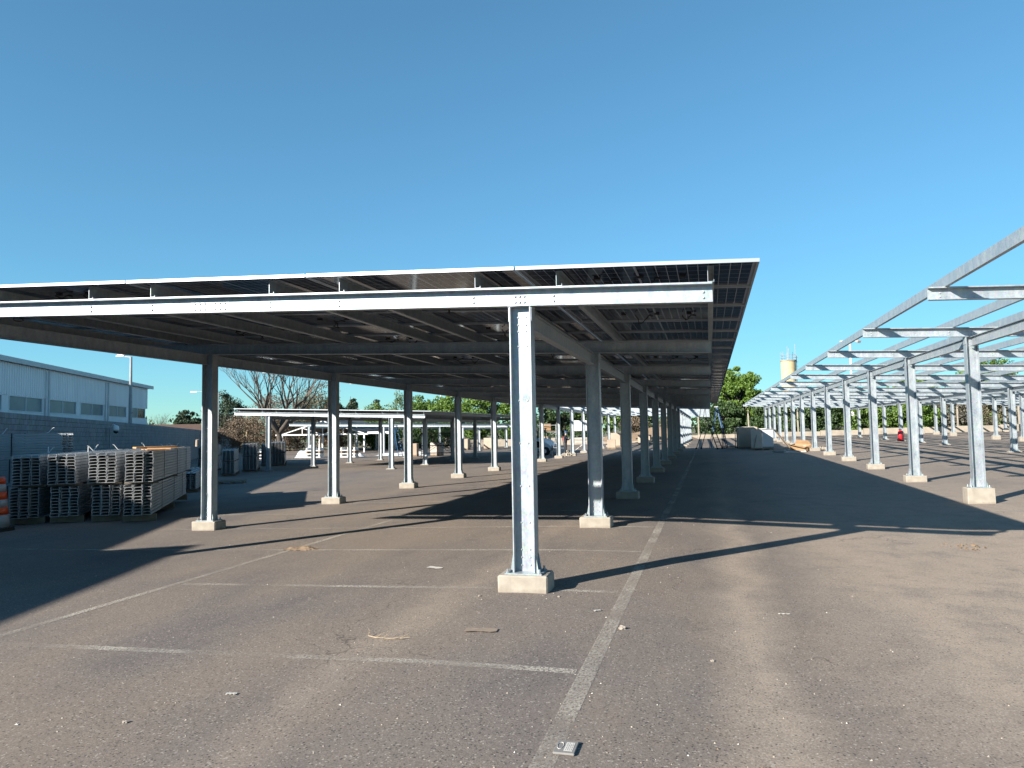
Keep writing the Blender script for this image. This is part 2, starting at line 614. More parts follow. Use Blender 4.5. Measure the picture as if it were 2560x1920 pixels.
X_LANE, X_MID, X_END, Y0 = -0.857, -6.2, -11.6, 5.124
mb = MB()
strip(mb, [(X_LANE, -6), (X_LANE, 84)], 0.12)
strip(mb, [(X_MID, -6), (X_MID, 45)], 0.10, 0.005)
tag(mb.build('lane_line', 'road_paint'), kind='structure')
mb = MB()
for k in range(-2, 16):
    y = Y0 + 2.5 * k
    strip(mb, [(X_MID + 0.09, y), (X_LANE - 0.08, y)], 0.10)
    if k >= 2:
        strip(mb, [(X_END, y), (X_MID - 0.09, y)], 0.09)
tag(mb.build('bay_lines', 'road_paint'), kind='structure')
mb = MB()
strip(mb, [(4.04, 24), (4.04, 70)], 0.05)
for k in range(-1, 22):
    y = 16.17 + 2.47 * k
    strip(mb, [(3.86, y), (4.22, y)], 0.07, 0.006)
    strip(mb, [(4.5, y), (9.3, y)], 0.05, 0.006)
tag(mb.build('opposite_bay_lines', 'road_paint'), kind='structure')

# ------------------------------------------------------------------ steel profiles
t_ = 0.009
C_BEAM = [(0, 0), (-.105, 0), (-.105, .012), (-t_, .012), (-t_, .2 - .018), (-.105, .2 - .018), (-.105, .2), (0, .2)]
PURLIN = [(0, 0), (.062, 0), (.062, .022), (.057, .022), (.057, .005), (.005, .005), (.005, .155), (.057, .155),
          (.057, .138), (.062, .138), (.062, .16), (0, .16)]


def iprof(h, b, tf, tw):
    """I section: h along u, b along v"""
    return [(-h / 2, -b / 2), (-h / 2 + tf, -b / 2), (-h / 2 + tf, -tw / 2), (h / 2 - tf, -tw / 2), (h / 2 - tf, -b / 2), (h / 2, -b / 2),
            (h / 2, b / 2), (h / 2 - tf, b / 2), (h / 2 - tf, tw / 2), (-h / 2 + tf, tw / 2), (-h / 2 + tf, b / 2), (-h / 2, b / 2)]


I_COL = iprof(0.232, 0.185, 0.012, 0.009)
I_LONG = [(v, u) for u, v in iprof(0.2, 0.10, 0.010, 0.008)]


def bevel_box(name, w, d, h, mat, off=0.012, wobble=0.0):
    bm = bmesh.new()
    bmesh.ops.create_cube(bm, size=1.0)
    for v in bm.verts:
        v.co = Vector((v.co.x * w, v.co.y * d, (v.co.z + 0.5) * h))
    bmesh.ops.bevel(bm, geom=[e for e in bm.edges], offset=off, segments=1, affect='EDGES')
    for v in bm.verts:
        v.co += Vector((random.uniform(-1, 1), random.uniform(-1, 1), random.uniform(-1, 1))) * wobble
    me = bpy.data.meshes.new(name)
    bm.to_mesh(me)
    bm.free()
    me.materials.append(MATS[mat])
    return me


FOOT = {}


def footing_mesh(h):
    k = round(h, 2)
    if k not in FOOT:
        FOOT[k] = bevel_box('footing', 0.52, 0.36, k + 0.25, 'concrete', 0.016, 0.006)
    return FOOT[k]


def base_mesh():
    mb = MB()
    mb.box(-.195, .195, -.145, .145, 0, .014)
    for sg in (-1, 1):
        for yy in (-.07, .07):
            pts = [(sg * .116, yy), (sg * .185, yy), (sg * .165, yy), (sg * .125, yy)]
            zz = [.0141, .0141, .07, .22]
            x = [sg * .1165, sg * .153, sg * .147, sg * .122, sg * .1165]
            z = [.014, .014, .04, .19, .19]
            vs = [(x[i], yy - .005, z[i]) for i in range(5)] + [(x[i], yy + .005, z[i]) for i in range(5)]
            fs = [(0, 1, 2, 3, 4), (9, 8, 7, 6, 5)] + [(i, (i + 1) % 5, 5 + (i + 1) % 5, 5 + i) for i in range(5)]
            mb.add(vs, fs)
        for yy in (-.115, .115):
            mb.cyl((sg * .168, yy, .014), (sg * .168, yy, .055), .011, 6)
            mb.cyl((sg * .168, yy, .0141), (sg * .168, yy, .028), .019, 6)
    return mb.mesh('base_plate', 'galvanised')


BASE = base_mesh()


def bolts(mb, pts, ax=(0, -1, 0), r=.0125, h=.014):
    ax = Vector(ax)
    for p in pts:
        p = Vector(p)
        mb.cyl(p, p + ax * h, r, 6)


# panel meshes ---------------------------------------------------------------
PW, PD = 2.432, 1.303
GLASS = MB().box(-PW / 2 + .012, PW / 2 - .012, -PD / 2 + .012, PD / 2 - .012, .004, .011).mesh('glass', 'solar_cells')
fr = MB()
fr.box(-PW / 2, PW / 2, -PD / 2, -PD / 2 + .012, -.020, .016)
fr.box(-PW / 2, PW / 2, PD / 2 - .012, PD / 2, -.020, .016)
fr.box(-PW / 2, -PW / 2 + .012, -PD / 2 + .0125, PD / 2 - .0125, -.020, .0157)
fr.box(PW / 2 - .012, PW / 2, -PD / 2 + .0125, PD / 2 - .0125, -.020, .0157)
fr.box(-PW / 2 + .0125, PW / 2 - .0125, -PD / 2 + .0125, -PD / 2 + .024, -.0195, -.0175)
fr.box(-PW / 2 + .0125, PW / 2 - .0125, PD / 2 - .024, PD / 2 - .0125, -.0195, -.0175)
fr.box(-PW / 2 + .0125, -PW / 2 + .024, -PD / 2 + .0245, PD / 2 - .0245, -.0195, -.0175)
fr.box(PW / 2 - .024, PW / 2 - .0125, -PD / 2 + .0245, PD / 2 - .0245, -.0195, -.0175)
FRAME = fr.mesh('frame', 'aluminium')
JUNC = []
for q in range(3):
    mb = MB()
    for xx in (-.45, 0.02, .47):
        mb.box(xx - .035, xx + .035, -.022, .022, -.016, .0035)
    for rep in range(2):
        a = random.uniform(-.5, .5)
        L = random.uniform(.12, .32)
        dr = random.uniform(.05, .14)
        pts = []
        for i in range(9):
            t = i / 8
            ang = t * math.pi
            pts.append((a + L * t + random.uniform(-.015, .015), random.uniform(-.05, .05) + .12 * math.sin(ang * 2), -.02 - dr * math.sin(ang)))
        mb.tube(pts, .008, 5)
        mb.tube([pts[-1], Vector(pts[-1]) + Vector((.05, .015, -.01))], .013, 6)
    JUNC.append(mb.mesh('cable', 'black_rubber'))

PUR_X = [.03, -1.5, -2.39, -4.0, -4.9, -6.54, -7.46, -9.0, -9.9, -11.42]


def canopy(name, label, dx, ys_, zb, x_r, x_l, row_x, foot_h, panels=None, purl=PUR_X, detail=(), cross=True, slope=.0387, sy_=0.0, group='carport structures'):
    """steel carport: rows of columns on concrete footings, cross beams, long beams, purlins, solar panels"""
    x0 = row_x[0]
    root = thing(name, label, 'carport', (x0, ys_[0], g(x0, ys_[0])), 0, group)
    inv = Matrix.Translation(-root.location)
    for ri, rx in enumerate(row_x):
        for k, y in enumerate(ys_):
            gz = g(rx, y)
            fh = foot_h(ri, k)
            f = link('footing', footing_mesh(fh), root)
            f.location = (rx, y, gz - 0.25)
            f.rotation_euler = (0, 0, random.uniform(-.02, .02))
            zt = zb(rx, y)
            c = MB().extrude(I_COL, (rx, y, gz + fh + .0145), (rx, y, zt - .004), (1, 0, 0), (0, 1, 0)).build('column', 'galvanised', root)
            bpl = link('base_plate', BASE, c, False)
            bpl.location = (rx, y, gz + fh)
            # capital plates at the top of the column
            cap = MB()
            cap.box(rx - .130, rx + .130, y - .10, y + .10, zt - .0038, zt - .0002)
            for sg in (-1, 1):
                cap.box(rx + sg * .1170 - .004 + sg * .004, rx + sg * .1170 + .004 + sg * .004, y - .085, y + .085, zt - .16, zt - .004)
            cap.build('cap_plate', 'galvanised', c, inv=False)
            if (ri, k) in detail:
                b = MB()
                zz = gz + fh
                for q in (.08, .16, .24, .52, .9, 1.35, 1.8, zt - zz - .42, zt - zz - .26, zt - zz - .19, zt - zz - .11):
                    bolts(b, [(rx + .045, y - .0046, zz + q), (rx - .045, y - .0046, zz + q)], r=.0085, h=.010)
                tag(b.build('bolts', 'galvanised_dull', c, inv=False), kind='stuff')
        for k in range(len(ys_) - 1):
            ya, yb = ys_[k] + .0935, ys_[k + 1] - .0935
            za, z2 = zb(rx, ya) - .106, zb(rx, yb) - .106
            MB().extrude(I_LONG, (rx, ya, za), (rx, yb, z2), (1, 0, 0), (0, 0, 1)).build('long_beam', 'galvanised', root)
    for k, y in enumerate(ys_):
        bm_ = MB().extrude(C_BEAM, (x_r, y - .002, zb(x_r, y)), (x_l, y - .002, zb(x_l, y)), (0, 1, 0), (0, 0, 1)).build('cross_beam', 'galvanised', root)
        if (0, k) in detail or (1, k) in detail:
            b = MB()
            pts = []
            for rx in row_x:
                for dxx in (-.05, 0, .05):
                    pts += [(rx + dxx - .02, .118), (rx + dxx - .02, .055)]
            for cx in ((x_l + x_r) * .5 - .0, ):
                for dxx in (-.21, -.14, -.07, .07, .14, .21):
                    pts += [(cx + dxx, .122), (cx + dxx, .05)]
            for p in purl:
                pts += [(p + dx - .05, .118), (p + dx - .05, .06)]
            bolts(b, [(px, y - .0111, zb(px, y) + pz) for px, pz in pts])
            tag(b.build('bolts', 'galvanised_dull', bm_, inv=False), kind='stuff')
            sp = MB()
            cx = (x_l + x_r) * .5
            sp.extrude([(-.0135, .02), (-.0112, .02), (-.0112, .18), (-.0135, .18)], (cx + .27, y, zb(cx + .27, y)), (cx - .27, y, zb(cx - .27, y)), (0, 1, 0), (0, 0, 1))
            sp.build('splice_plate', 'galvanised', bm_, inv=False)
    ya, yb = ys_[0] - .10, ys_[-1] + .25
    for p in purl:
        x = p + dx
        MB().extrude(PURLIN, (x, ya, zb(x, ya) + .2005), (x, yb, zb(x, yb) + .2005), (1, 0, 0), (0, 0, 1)).build('purlin', 'galvanised', root)
    if panels:
        nrow, ystart, xr, jrows = panels
        for j in range(nrow):
            for i in range(5):
                cx = xr - PW / 2 - 2.45 * i
                cyy = ystart + PD / 2 + 1.323 * j
                o = link('solar_panel', GLASS, root)
                o.location = (cx, cyy, zb(cx, cyy) + .2005 + .16 + .0215 + random.uniform(0, .002))
                o.rotation_euler = (math.atan(sy_), math.atan(slope), 0)
                fo = link('frame', FRAME, o, False)
                if j < jrows and (i * 7 + j * 3) % 5 < 2:
                    ca = link('cable', JUNC[(i + j) % 3], o, False)
    return root


def zb_main(x, y):
    return 2.894 + .0387 * (.073 - x) - .005 * (y - 7.52)


YS = [7.62 + 5 * k for k in range(15)]
canopy('solar_carport', 'long steel carport roofed with dark solar panels, nearest and largest in the picture', 0.0, YS, zb_main,
       .073, -11.6, [-1.9, -9.54], lambda r, k: .172, panels=(30, 7.42, .52, 8), detail={(0, 0), (0, 1), (0, 2), (0, 3), (1, 1), (1, 2)}, sy_=-.005)


def zb_right(x, y):
    return 3.54 + .0387 * (3.32 - x)


canopy('steel_carport_frame', 'bare galvanised carport frame without panels, right of the lane', 14.96, YS, zb_right,
       15.03, 3.32, [5.42, 13.06], lambda r, k: (.32 if k == 2 else .165) if r == 0 else .04, detail={(0, 2), (0, 3), (0, 1)})
YS3 = [42.62 + 5 * k for k in range(9)]
canopy('steel_carport_frame', 'farther bare carport frame on square footings, seen through the frame right of the lane', 29.92, YS3,
       lambda x, y: 3.60 + .0387 * (18.28 - x), 29.99, 18.28, [20.6, 28.02], lambda r, k: .30)


def zb_2(x, y):
    return 2.34 + .034 * (-14.88 - x)


YS2 = [37.6 + 5 * k for k in range(5)]
canopy('solar_carport', 'lower solar panel carport standing behind the near one, left of centre', -14.96, YS2, zb_2,
       -14.88, -26.75, [-16.86, -24.5], lambda r, k: .04, panels=(17, 37.4, -14.44, 0), slope=.034)
YS4 = [64.0 + 5 * k for k in range(4)]
canopy('steel_carport_frame', 'low bare carport frame far behind the lower solar carport, beside the truss shelter', -29.92, YS4,
       lambda x, y: 1.86 + .023 * (-19.5 - x), -19.5, -39.4, [-21.7, -29.5, -37.3], lambda r, k: .06,
       purl=[9.5, 7.5, 5.5, 3.5, 1.0, -1.5, -4, -6.5, -9])

# ------------------------------------------------------------------ block wall on the left
WN = Vector((.857, .515, 0)).normalized()
WD = Vector((-WN.y, WN.x, 0))
WQ = WN * -9.5


def wall_top(u):
    return float(np.interp(u, [8, 28, 54, 85, 130], [2.55, 2.53, 2.36, 2.06, 1.68]))


U0, U1 = 10.0, 132.0
P0 = WQ + WD * U0
wall = thing('block_wall', 'long grey concrete block wall behind the stacks of steel channels', 'wall', (P0.x, P0.y, g(P0.x, P0.y)))
core = MB()
segs = list(np.arange(U0, U1 + .1, 4.0))
for a, b in zip(segs[:-1], segs[1:]):
    vs = []
    for u in (a, b):
        p = WQ + WD * u
        for off in (-.07, .07):
            for z in (-.9, wall_top(u) - .02):
                vs.append((p.x + WN.x * off, p.y + WN.y * off, z))
    core.add(vs, [(0, 1, 3, 2), (4, 6, 7, 5), (0, 4, 5, 1), (2, 3, 7, 6), (1, 5, 7, 3)])
core.build('mortar_core', 'mortar', wall)
BLK = bevel_box('block', .39, .2, .19, 'concrete_block', .008)
rotw = math.atan2(WD.y, WD.x)
mbs = MB()
bv = [v.co.copy() for v in BLK.vertices]
bf = [tuple(p.vertices) for p in BLK.polygons]
rm = Matrix.Rotation(rotw, 3, 'Z')
for col in range(int((U1 - U0) / .4)):
    for row in range(16):
        u = U0 + .2 + .4 * col + (.2 if row % 2 else 0)
        zt = wall_top(u)
        z = zt - .2 * (row + 1)
        p = WQ + WD * u
        if z < g(p.x, p.y) - .25:
            continue
        if 27.0 <= u < 35.0 and row < 15:
            o = link('block', BLK, wall)
            o.location = (p.x + WN.x * random.uniform(-.003, .004), p.y + WN.y * random.uniform(-.003, .004), z)
            o.rotation_euler = (0, 0, rotw)
        else:
            q = Vector((p.x, p.y, z)) + WN * random.uniform(-.004, .004)
            mbs.add([q + rm @ v for v in bv], bf)
tag(mbs.build('blocks', 'concrete_block', wall), kind='stuff')

# ------------------------------------------------------------------ warehouse
th = R(25.8)
BD = Vector((-math.sin(th), math.cos(th), 0))
BN = Vector((math.cos(th), math.sin(th), 0))
BC = Vector((-39.1, 44.8, 0))
WL = 75.0


def fpt(s, z, out=0.0):
    p = BC - BD * s + BN * out
    return Vector((p.x, p.y, z))


wh = thing('warehouse', 'long pale metal clad warehouse with a band of windows behind the block wall', 'warehouse', (BC.x, BC.y, -.7))


def fbox(mb, s0, s1, z0, z1, o0, o1, mi=0):
    vs = [fpt(s, z, o) for z in (z0, z1) for o in (o0, o1) for s in (s0, s1)]
    mb.add(vs, [(0, 1, 3, 2), (4, 6, 7, 5), (0, 4, 5, 1), (1, 5, 7, 3), (3, 7, 6, 2), (2, 6, 4, 0)], mi)


mb = MB()
fbox(mb, 0.0, WL, -1.0, 2.84, -22, 0)
fbox(mb, 0.0, WL, 2.841, 3.559, -22, -.22)
fbox(mb, 0.02, WL, 3.56, 4.95, -22, -.06)
mb.build('wall', 'white_wall', wh)
# corrugated cladding: real ribs
mb = MB()
k = 0
s = 0.0
prof = []
while s < WL:
    prof += [(s, 0.0), (s + .09, 0.0), (s + .12, .035), (s + .20, .035)]
    s += .23
vs = [fpt(a, z, o) for z in (3.56, 5.0) for a, o in prof]
n = len(prof)
mb.add(vs, [(i, i + 1, n + i + 1, n + i) for i in range(n - 1)])
mb.build('cladding', 'cladding', wh)
# eave fascia made of segments with open joints
s = -.7
while s < WL:
    mb = MB()
    fbox(mb, s, s + 1.22, 5.03, 5.23, -.3, .22)
    fbox(mb, s + .01, s + 1.21, 5.0, 5.029, .17, .22)
    mb.build('fascia', 'gutter', wh)
    s += 1.235
mb = MB()
fbox(mb, 0, WL, 5.0, 5.2, -22, -.301)
mb.add([fpt(-.7, 5.2, -.3), fpt(WL, 5.2, -.3), fpt(WL, 6.4, -11), fpt(-.7, 6.4, -11), fpt(-.7, 5.2, -22), fpt(WL, 5.2, -22)], [(0, 1, 2, 3), (3, 2, 5, 4)])
mb.build('roof', 'gutter', wh)
mb = MB()
fo = lambda q: .23 - .12 * (q - 50.9)  # unseen raised end, its face skewed to cast the shadow edge on the lot
mb.add([fpt(q, z, o) for z in (5.0, 5.95) for q in (50.9, WL) for o in (fo(q), -9)], [(0, 1, 3, 2), (4, 6, 7, 5), (0, 4, 5, 1), (2, 3, 7, 6), (0, 2, 6, 4), (1, 5, 7, 3)])
mb.build('unseen_raised_section', 'cladding', wh)
pil = [8.67, 17.14, 25.6, 34.1, 42.6, 51.1, 59.6]
for q in pil:
    mb = MB()
    fbox(mb, q - .07, q + .07, -1, 4.93, .036, .06)
    mb.build('pilaster', 'white_wall', wh)
    mb = MB()
    mb.tube([fpt(q + .05, 0, .18), fpt(q + .05, 4.9, .18)], .05, 8)
    mb.build('downpipe', 'gutter', wh)
wins = [(.63, 4.0), (4.77, 8.24), (9.04, 12.59), (13.24, 16.74), (17.5, 20.9), (21.6, 25.1), (26.1, 29.5), (30.3, 33.7), (34.6, 38.0), (38.7, 42.2), (43.1, 46.5), (47.3, 50.7), (51.6, 55.0), (55.8, 59.2)]
for wi, (a, b) in enumerate(wins):
    mb = MB()
    fbox(mb, a, b, 2.842, 2.88, -.20, .02)
    fbox(mb, a, b, 3.52, 3.558, -.20, .02)
    fbox(mb, a - .06, a, 2.842, 3.558, -.20, .021)
    fbox(mb, b, b + .06, 2.842, 3.558, -.20, .021)
    fbox(mb, (a + b) / 2 - .02, (a + b) / 2 + .02, 2.881, 3.519, -.08, -.005)
    w = mb.build('window', 'white_wall', wh)
    for q, (c, d) in enumerate(((a, (a + b) / 2 - .021), ((a + b) / 2 + .021, b))):
        mb = MB()
        fbox(mb, c, d, 2.881, 3.519, -.05, -.03)
        p = mb.build('pane', 'dark_glass' if (wi == 0 and q == 0) else 'window_glass', w, inv=False)
    nxt = wins[wi + 1][0] if wi + 1 < len(wins) else WL
    mb = MB()
    fbox(mb, b + .061, nxt - .061, 2.841, 3.559, -.21, 0.001)
    mb.build('wall_pier', 'white_wall', wh)

# ------------------------------------------------------------------ house roof, lamp posts, dome camera beyond the wall
h = thing('house', 'low brown tiled house roof showing over the end of the block wall', 'house', (-70, 88, -.5), R(31))
mb = MB()
mb.box(-11, 5, -5, 5, 0, 2.3)
mb.build('wall', 'cream_paint', h, inv=False)
mb = MB()
mb.add([(-12, -6, 2.25), (6, -6, 2.25), (6, 6, 2.25), (-12, 6, 2.25), (-8, 0, 3.6), (2, 0, 3.6)], [(0, 1, 5, 4), (1, 2, 5), (2, 3, 4, 5), (3, 0, 4), (3, 2, 1, 0)])
mb.build('roof', 'roof_tile', h, inv=False)


def lamp_post(label, loc, h, arm, swan, mat, group='street lamps beyond the wall'):
    t = thing('street_lamp', label, 'street lamp', loc, 0, group)
    mb = MB()
    if swan:
        pts = [(0, 0, 0), (0, 0, h - .6)] + [(-.45 + .45 * math.cos(a), 0, h - .6 + .45 * math.sin(a)) for a in np.linspace(.2, math.pi * .72, 7)]
        pts.append((-arm, -.2, h - .30))
        mb.tube(pts, [.09, .07] + [.045] * (len(pts) - 2), 8)
    else:
        mb.tube([(0, 0, 0), (0, 0, h * .45), (0, 0, h)], [.13, .11, .07], 8)
        mb.tube([(0, 0, h - .05), (-arm, 0, h + .05)], .04, 6)
        mb.tube([(.05, 0, 3.6), (.18, 0, 3.65)], .03, 5)
    mb.build('pole', mat, t, inv=False)
    mb = MB()
    z = h - .30 if swan else h + .08
    y = -.2 if swan else 0
    hl = .95 if swan else .5
    mb.add([(-arm - hl, y - .14, z - .03), (-arm + .05, y - .07, z - .03), (-arm + .05, y + .07, z - .03), (-arm - hl, y + .14, z - .03),
            (-arm - hl + .1, y - .09, z + .09), (-arm, y - .05, z + .06), (-arm, y + .05, z + .06), (-arm - hl + .1, y + .09, z + .09)],
           [(3, 2, 1, 0), (4, 5, 6, 7), (0, 1, 5, 4), (1, 2, 6, 5), (2, 3, 7, 6), (3, 0, 4, 7)])
    mb.build('lamp_head', 'white_paint', t, inv=False)
    return t


lamp_post('tall dark street lamp in front of the warehouse end', (-34.9, 38.54, -.55), 7.15, .55, False, 'grey_plastic')
lamp_post('slim swan neck street lamp beside the pine behind the wall', (-62.5, 84.4, -.6), 8.2, 3.2, True, 'grey_plastic')
t = thing('pole', 'thin pale pole standing behind the far end of the block wall', 'pole', (-64.5, 93.5, -.6))
MB().tube([(0, 0, 0), (0, 0, 5.3)], [.09, .07], 8).build('shaft', 'cream_paint', t, inv=False)
MB().box(-.2, .2, -.05, .05, 5.3, 5.4).build('crossbar', 'cream_paint', t, inv=False)

t = thing('security_camera', 'white dome security camera on a post in front of the block wall', 'security camera', (-29.4, 31.4, -.5))
MB().tube([(-.25, 0, 0), (-.25, 0, 2.55)], .04, 8).build('post', 'grey_plastic', t, inv=False)
MB().tube([(-.25, 0, 2.62), (-.05, 0, 2.75), (.1, 0, 2.68)], .03, 6).build('arm', 'white_paint', t, inv=False)
MB().tube([(.1, 0, 2.70), (.1, 0, 2.66), (.1, 0, 2.5), (.1, 0, 2.42)], [.06, .13, .15, .15], 14).build('housing', 'white_paint', t, True, False)
MB().tube([(.1, 0, 2.419), (.1, 0, 2.33), (.1, 0, 2.28)], [.13, .10, .03], 14).build('dome', 'dark_glass', t, True, False)

# ------------------------------------------------------------------ stacks of steel channels
CW, CH, CL = .185, .068, 6.0
tt = .009
CHP = [(0, 0), (CW - .006, 0), (CW - .006, CH - .013), (CW - .03, CH - .013), (CW - .03, CH - .013 - tt), (CW - .006 - tt, CH - .013 - tt), (CW - .006 - tt, tt),
       (tt, tt), (tt, CH - .013 - tt), (.024, CH - .013 - tt), (.024, CH - .013), (0, CH - .013)]


def channel_mesh(L):
    return MB().extrude(CHP, (0, 0, 0), (0, L, 0), (1, 0, 0), (0, 0, 1)).mesh('channel', 'galvanised_dull')


CHM = {L: channel_mesh(L) for L in (6.0, 4.0, 3.0)}
GB = 'bundles of galvanised channels stacked along the wall'
WROT = R(31.0)


def bundle(label, loc, nx=3, nz=10, L=6.0, rz=WROT, skid=.15, curls=0, strapcol='black_rubber'):
    t = thing('channel_bundle', label, 'steel bundle', loc, rz, GB)
    jr = [random.uniform(-.006, .006) for _ in range(nz)]
    for i in range(nx):
        colx = random.uniform(-.01, .01)
        coly = random.uniform(-.05, .03)
        for k in range(nz):
            o = link('channel', CHM[L], t, False)
            o.location = (-(i + 1) * (CW + .006) + jr[k] + colx + random.uniform(-.006, .006), coly + random.uniform(-.025, .02), skid + k * CH)
    w = nx * (CW + .006)
    for y in ([.25, L * .5, L - .35] if skid else []):
        m = MB()
        m.box(-w - .05, .06, y - .06, y + .06, .0, skid - .004)
        m.build('skid', 'old_wood', t, inv=False)
    for y in (L * .22, L * .55, L * .82):
        m = MB()
        z0, z1 = skid - .003, skid + nz * CH + .004
        for a, b in (((-w - .016, z0), (-w - .016, z1)), ((.012, z0), (.012, z1))):
            m.box(a[0] - .003, a[0] + .003, y - .012, y + .012, z0, z1)
        m.box(-w - .019, .015, y - .012, y + .012, z1, z1 + .004)
        m.build('strap', strapcol, t, inv=False)
    for q in range(curls):
        m = MB()
        x, y = random.uniform(-w, 0), random.uniform(.2, L * .9)
        z = skid + nz * CH
        a0 = random.uniform(0, 6)
        r = random.uniform(.07, .12)
        pts = [(x + r * math.cos(a0) * i / 3, y + r * math.sin(a0) * i / 3, z + .07 * (1 - math.cos(i * .65)) + .005) for i in range(6)]
        m.tube(pts, .010, 4)
        m.build('strap_end', 'white_paint', t, inv=False)
    return t


piles = [((-12.02, 13.95), 'pile nearest the column, topped with wooden boards'), ((-12.90, 13.98), 'second pile from the right in the front row'),
         ((-13.86, 13.80), 'third pile from the right in the front row'), ((-14.66, 13.51), 'leftmost pile of the front row')]
for i, ((x, y), w) in enumerate(piles):
    z = g(x, y)
    bundle('lower bundle of galvanised channels in the ' + w, (x, y, z), rz=WROT + random.uniform(-.02, .02))
    bundle('upper bundle of galvanised channels in the ' + w, (x + random.uniform(-.05, .05), y + random.uniform(-.08, .05), z + .15 + 10 * CH), rz=WROT + random.uniform(-.02, .02), skid=.05, curls=[0, 2, 3, 2][i])
# cross-laid pile behind on the far left
for k in range(3):
    bundle('%s bundle of the cross laid channel pile at the left picture edge' % ('bottom', 'middle', 'top')[k], (-17.3 + .05 * k, 16.9, g(-17, 17) + k * .71),
           nx=3, nz=9, rz=R(108), skid=.08, curls=(0, 0, 4)[k])
spec = [('low channel pile with long side lit, right behind the near left column', (-17.4, 22.3), 4, 9, 4.0, .12, 0, 0),
        ('lower bundle of the bright strapped pile left of the far solar carport', (-23.06, 32.42), 3, 9, 3.0, .12, 0, 0),
        ('upper bundle of the bright strapped pile left of the far solar carport', (-23.06, 32.42), 3, 8, 3.0, .05, .12 + 9 * CH, 0),
        ('lower bundle of the tall dark pile just left of the far carport column', (-24.73, 36.82), 4, 11, 3.0, .12, 0, 0),
        ('upper bundle of the tall dark pile just left of the far carport column', (-24.73, 36.82), 4, 10, 3.0, .05, .12 + 11 * CH, 0),
        ('lower bundle of the farthest channel pile, right of the far carport column', (-27.38, 43.89), 5, 11, 6.0, .12, 0, 0),
        ('upper bundle of the farthest channel pile, right of the far carport column', (-27.38, 43.89), 5, 10, 6.0, .05, .12 + 11 * CH, 2),
        ('low dark channel bundle against the wall below the dome camera', (-20.6, 21.6), 3, 10, 3.0, .12, 0, 0),
        ('upper channel bundle against the wall below the dome camera', (-20.6, 21.6), 3, 9, 3.0, .05, .12 + 10 * CH, 0),
        ('lower channel bundle against the wall, open ends towards the lot', (-20.2, 23.9), 4, 10, 6.0, .12, 0, 0),
        ('upper channel bundle against the wall, white strap ends curling up', (-20.2, 23.9), 4, 10, 6.0, .05, .12 + 10 * CH, 4),
        ('lower grey channel bundle along the wall behind the bright strapped pile', (-25.4, 33.6), 3, 11, 6.0, .12, 0, 0),
        ('upper grey channel bundle along the wall behind the bright strapped pile', (-25.4, 33.6), 3, 9, 6.0, .05, .12 + 11 * CH, 1),
        ('leaning narrow channel bundle beside the farthest pile', (-28.5, 43.6), 2, 20, 3.0, .12, 0, 1)]
for lb, (x, y), nx, nz, L, sk, dz, cu in spec:
    bundle(lb, (x, y, g(x, y) + dz), nx, nz, L, skid=sk, curls=cu, strapcol='white_paint' if 'bright' in lb else 'black_rubber')
# boards on the pile nearest the column
ztop = g(-12, 14) + .15 + 10 * CH + .05 + 10 * CH + .01
bd = [('pale plywood sheet lying lowest on the nearest channel pile', (-12.62, 14.75, ztop), (.50, 1.1, .014), WROT + .3),
      ('plywood offcut lying crosswise on the nearest channel pile', (-12.55, 15.0, ztop + .03), (.55, .75, .014), WROT - .25),
      ('thick wooden plank on top of the nearest channel pile', (-12.72, 14.85, ztop + .055), (.16, 1.0, .035), WROT - .9)]
for lb, loc, d, rz in bd:
    m = MB()
    m.cbox((0, 0, 0), d)
    m.cbox((d[0] * .2, d[1] * .1, -d[2] * .5 - .004), (d[0] * .5, d[1] * .2, .008))
    o = m.build('wooden_board', 'plywood')
    o.location = loc
    o.rotation_euler = (0, .02, rz)
    tag(o, lb, 'board', 'boards left on the channel pile')
m = MB()
m.tube([(0, 0, 0), (0, 0, .12), (0, 0, .20)], [.055, .05, .045], 10)
o = m.build('cardboard_tube', 'pale_cardboard')
o.location = (-14.95, 19.2, ztop - .02)
tag(o, 'short pale tube standing at the far end of the nearest channel pile', 'tube')
o.rotation_euler = (.12, .1, 0)
# pallet sticking out below the low pile
t = thing('pallet', 'old wooden pallet on the asphalt by the low channel pile', 'pallet', (-19.3, 27.0, g(-19.3, 27)), WROT)
for q in range(3):
    MB().box(-.5 + q * .45, -.4 + q * .45, -.6, .6, 0, .09).build('runner', 'old_wood', t, inv=False)
for q in range(6):
    MB().box(-.55, .55, -.6 + q * .22, -.48 + q * .22, .091, .112).build('plank', 'old_wood', t, inv=False)

# channelizer drum at the left picture edge
t = thing('traffic_drum', 'orange and white striped traffic drum cut by the left picture edge', 'traffic drum', (-14.57, 12.35, g(-14.4, 12.3)))
rr = [.27, .25, .235, .22, .205, .19, .175]
zz = [.08, .34, .50, .66, .82, .98, 1.12]
MB().tube([(0, 0, 0), (0, 0, .08)], .36, 16).build('base', 'black_rubber', t, False, False)
for q in range(6):
    MB().tube([(0, 0, zz[q]), (0, 0, zz[q + 1])], [rr[q], rr[q + 1]], 18).build('band', 'orange_plastic' if q in (1, 3, 5) else 'grey_plastic', t, True, False)

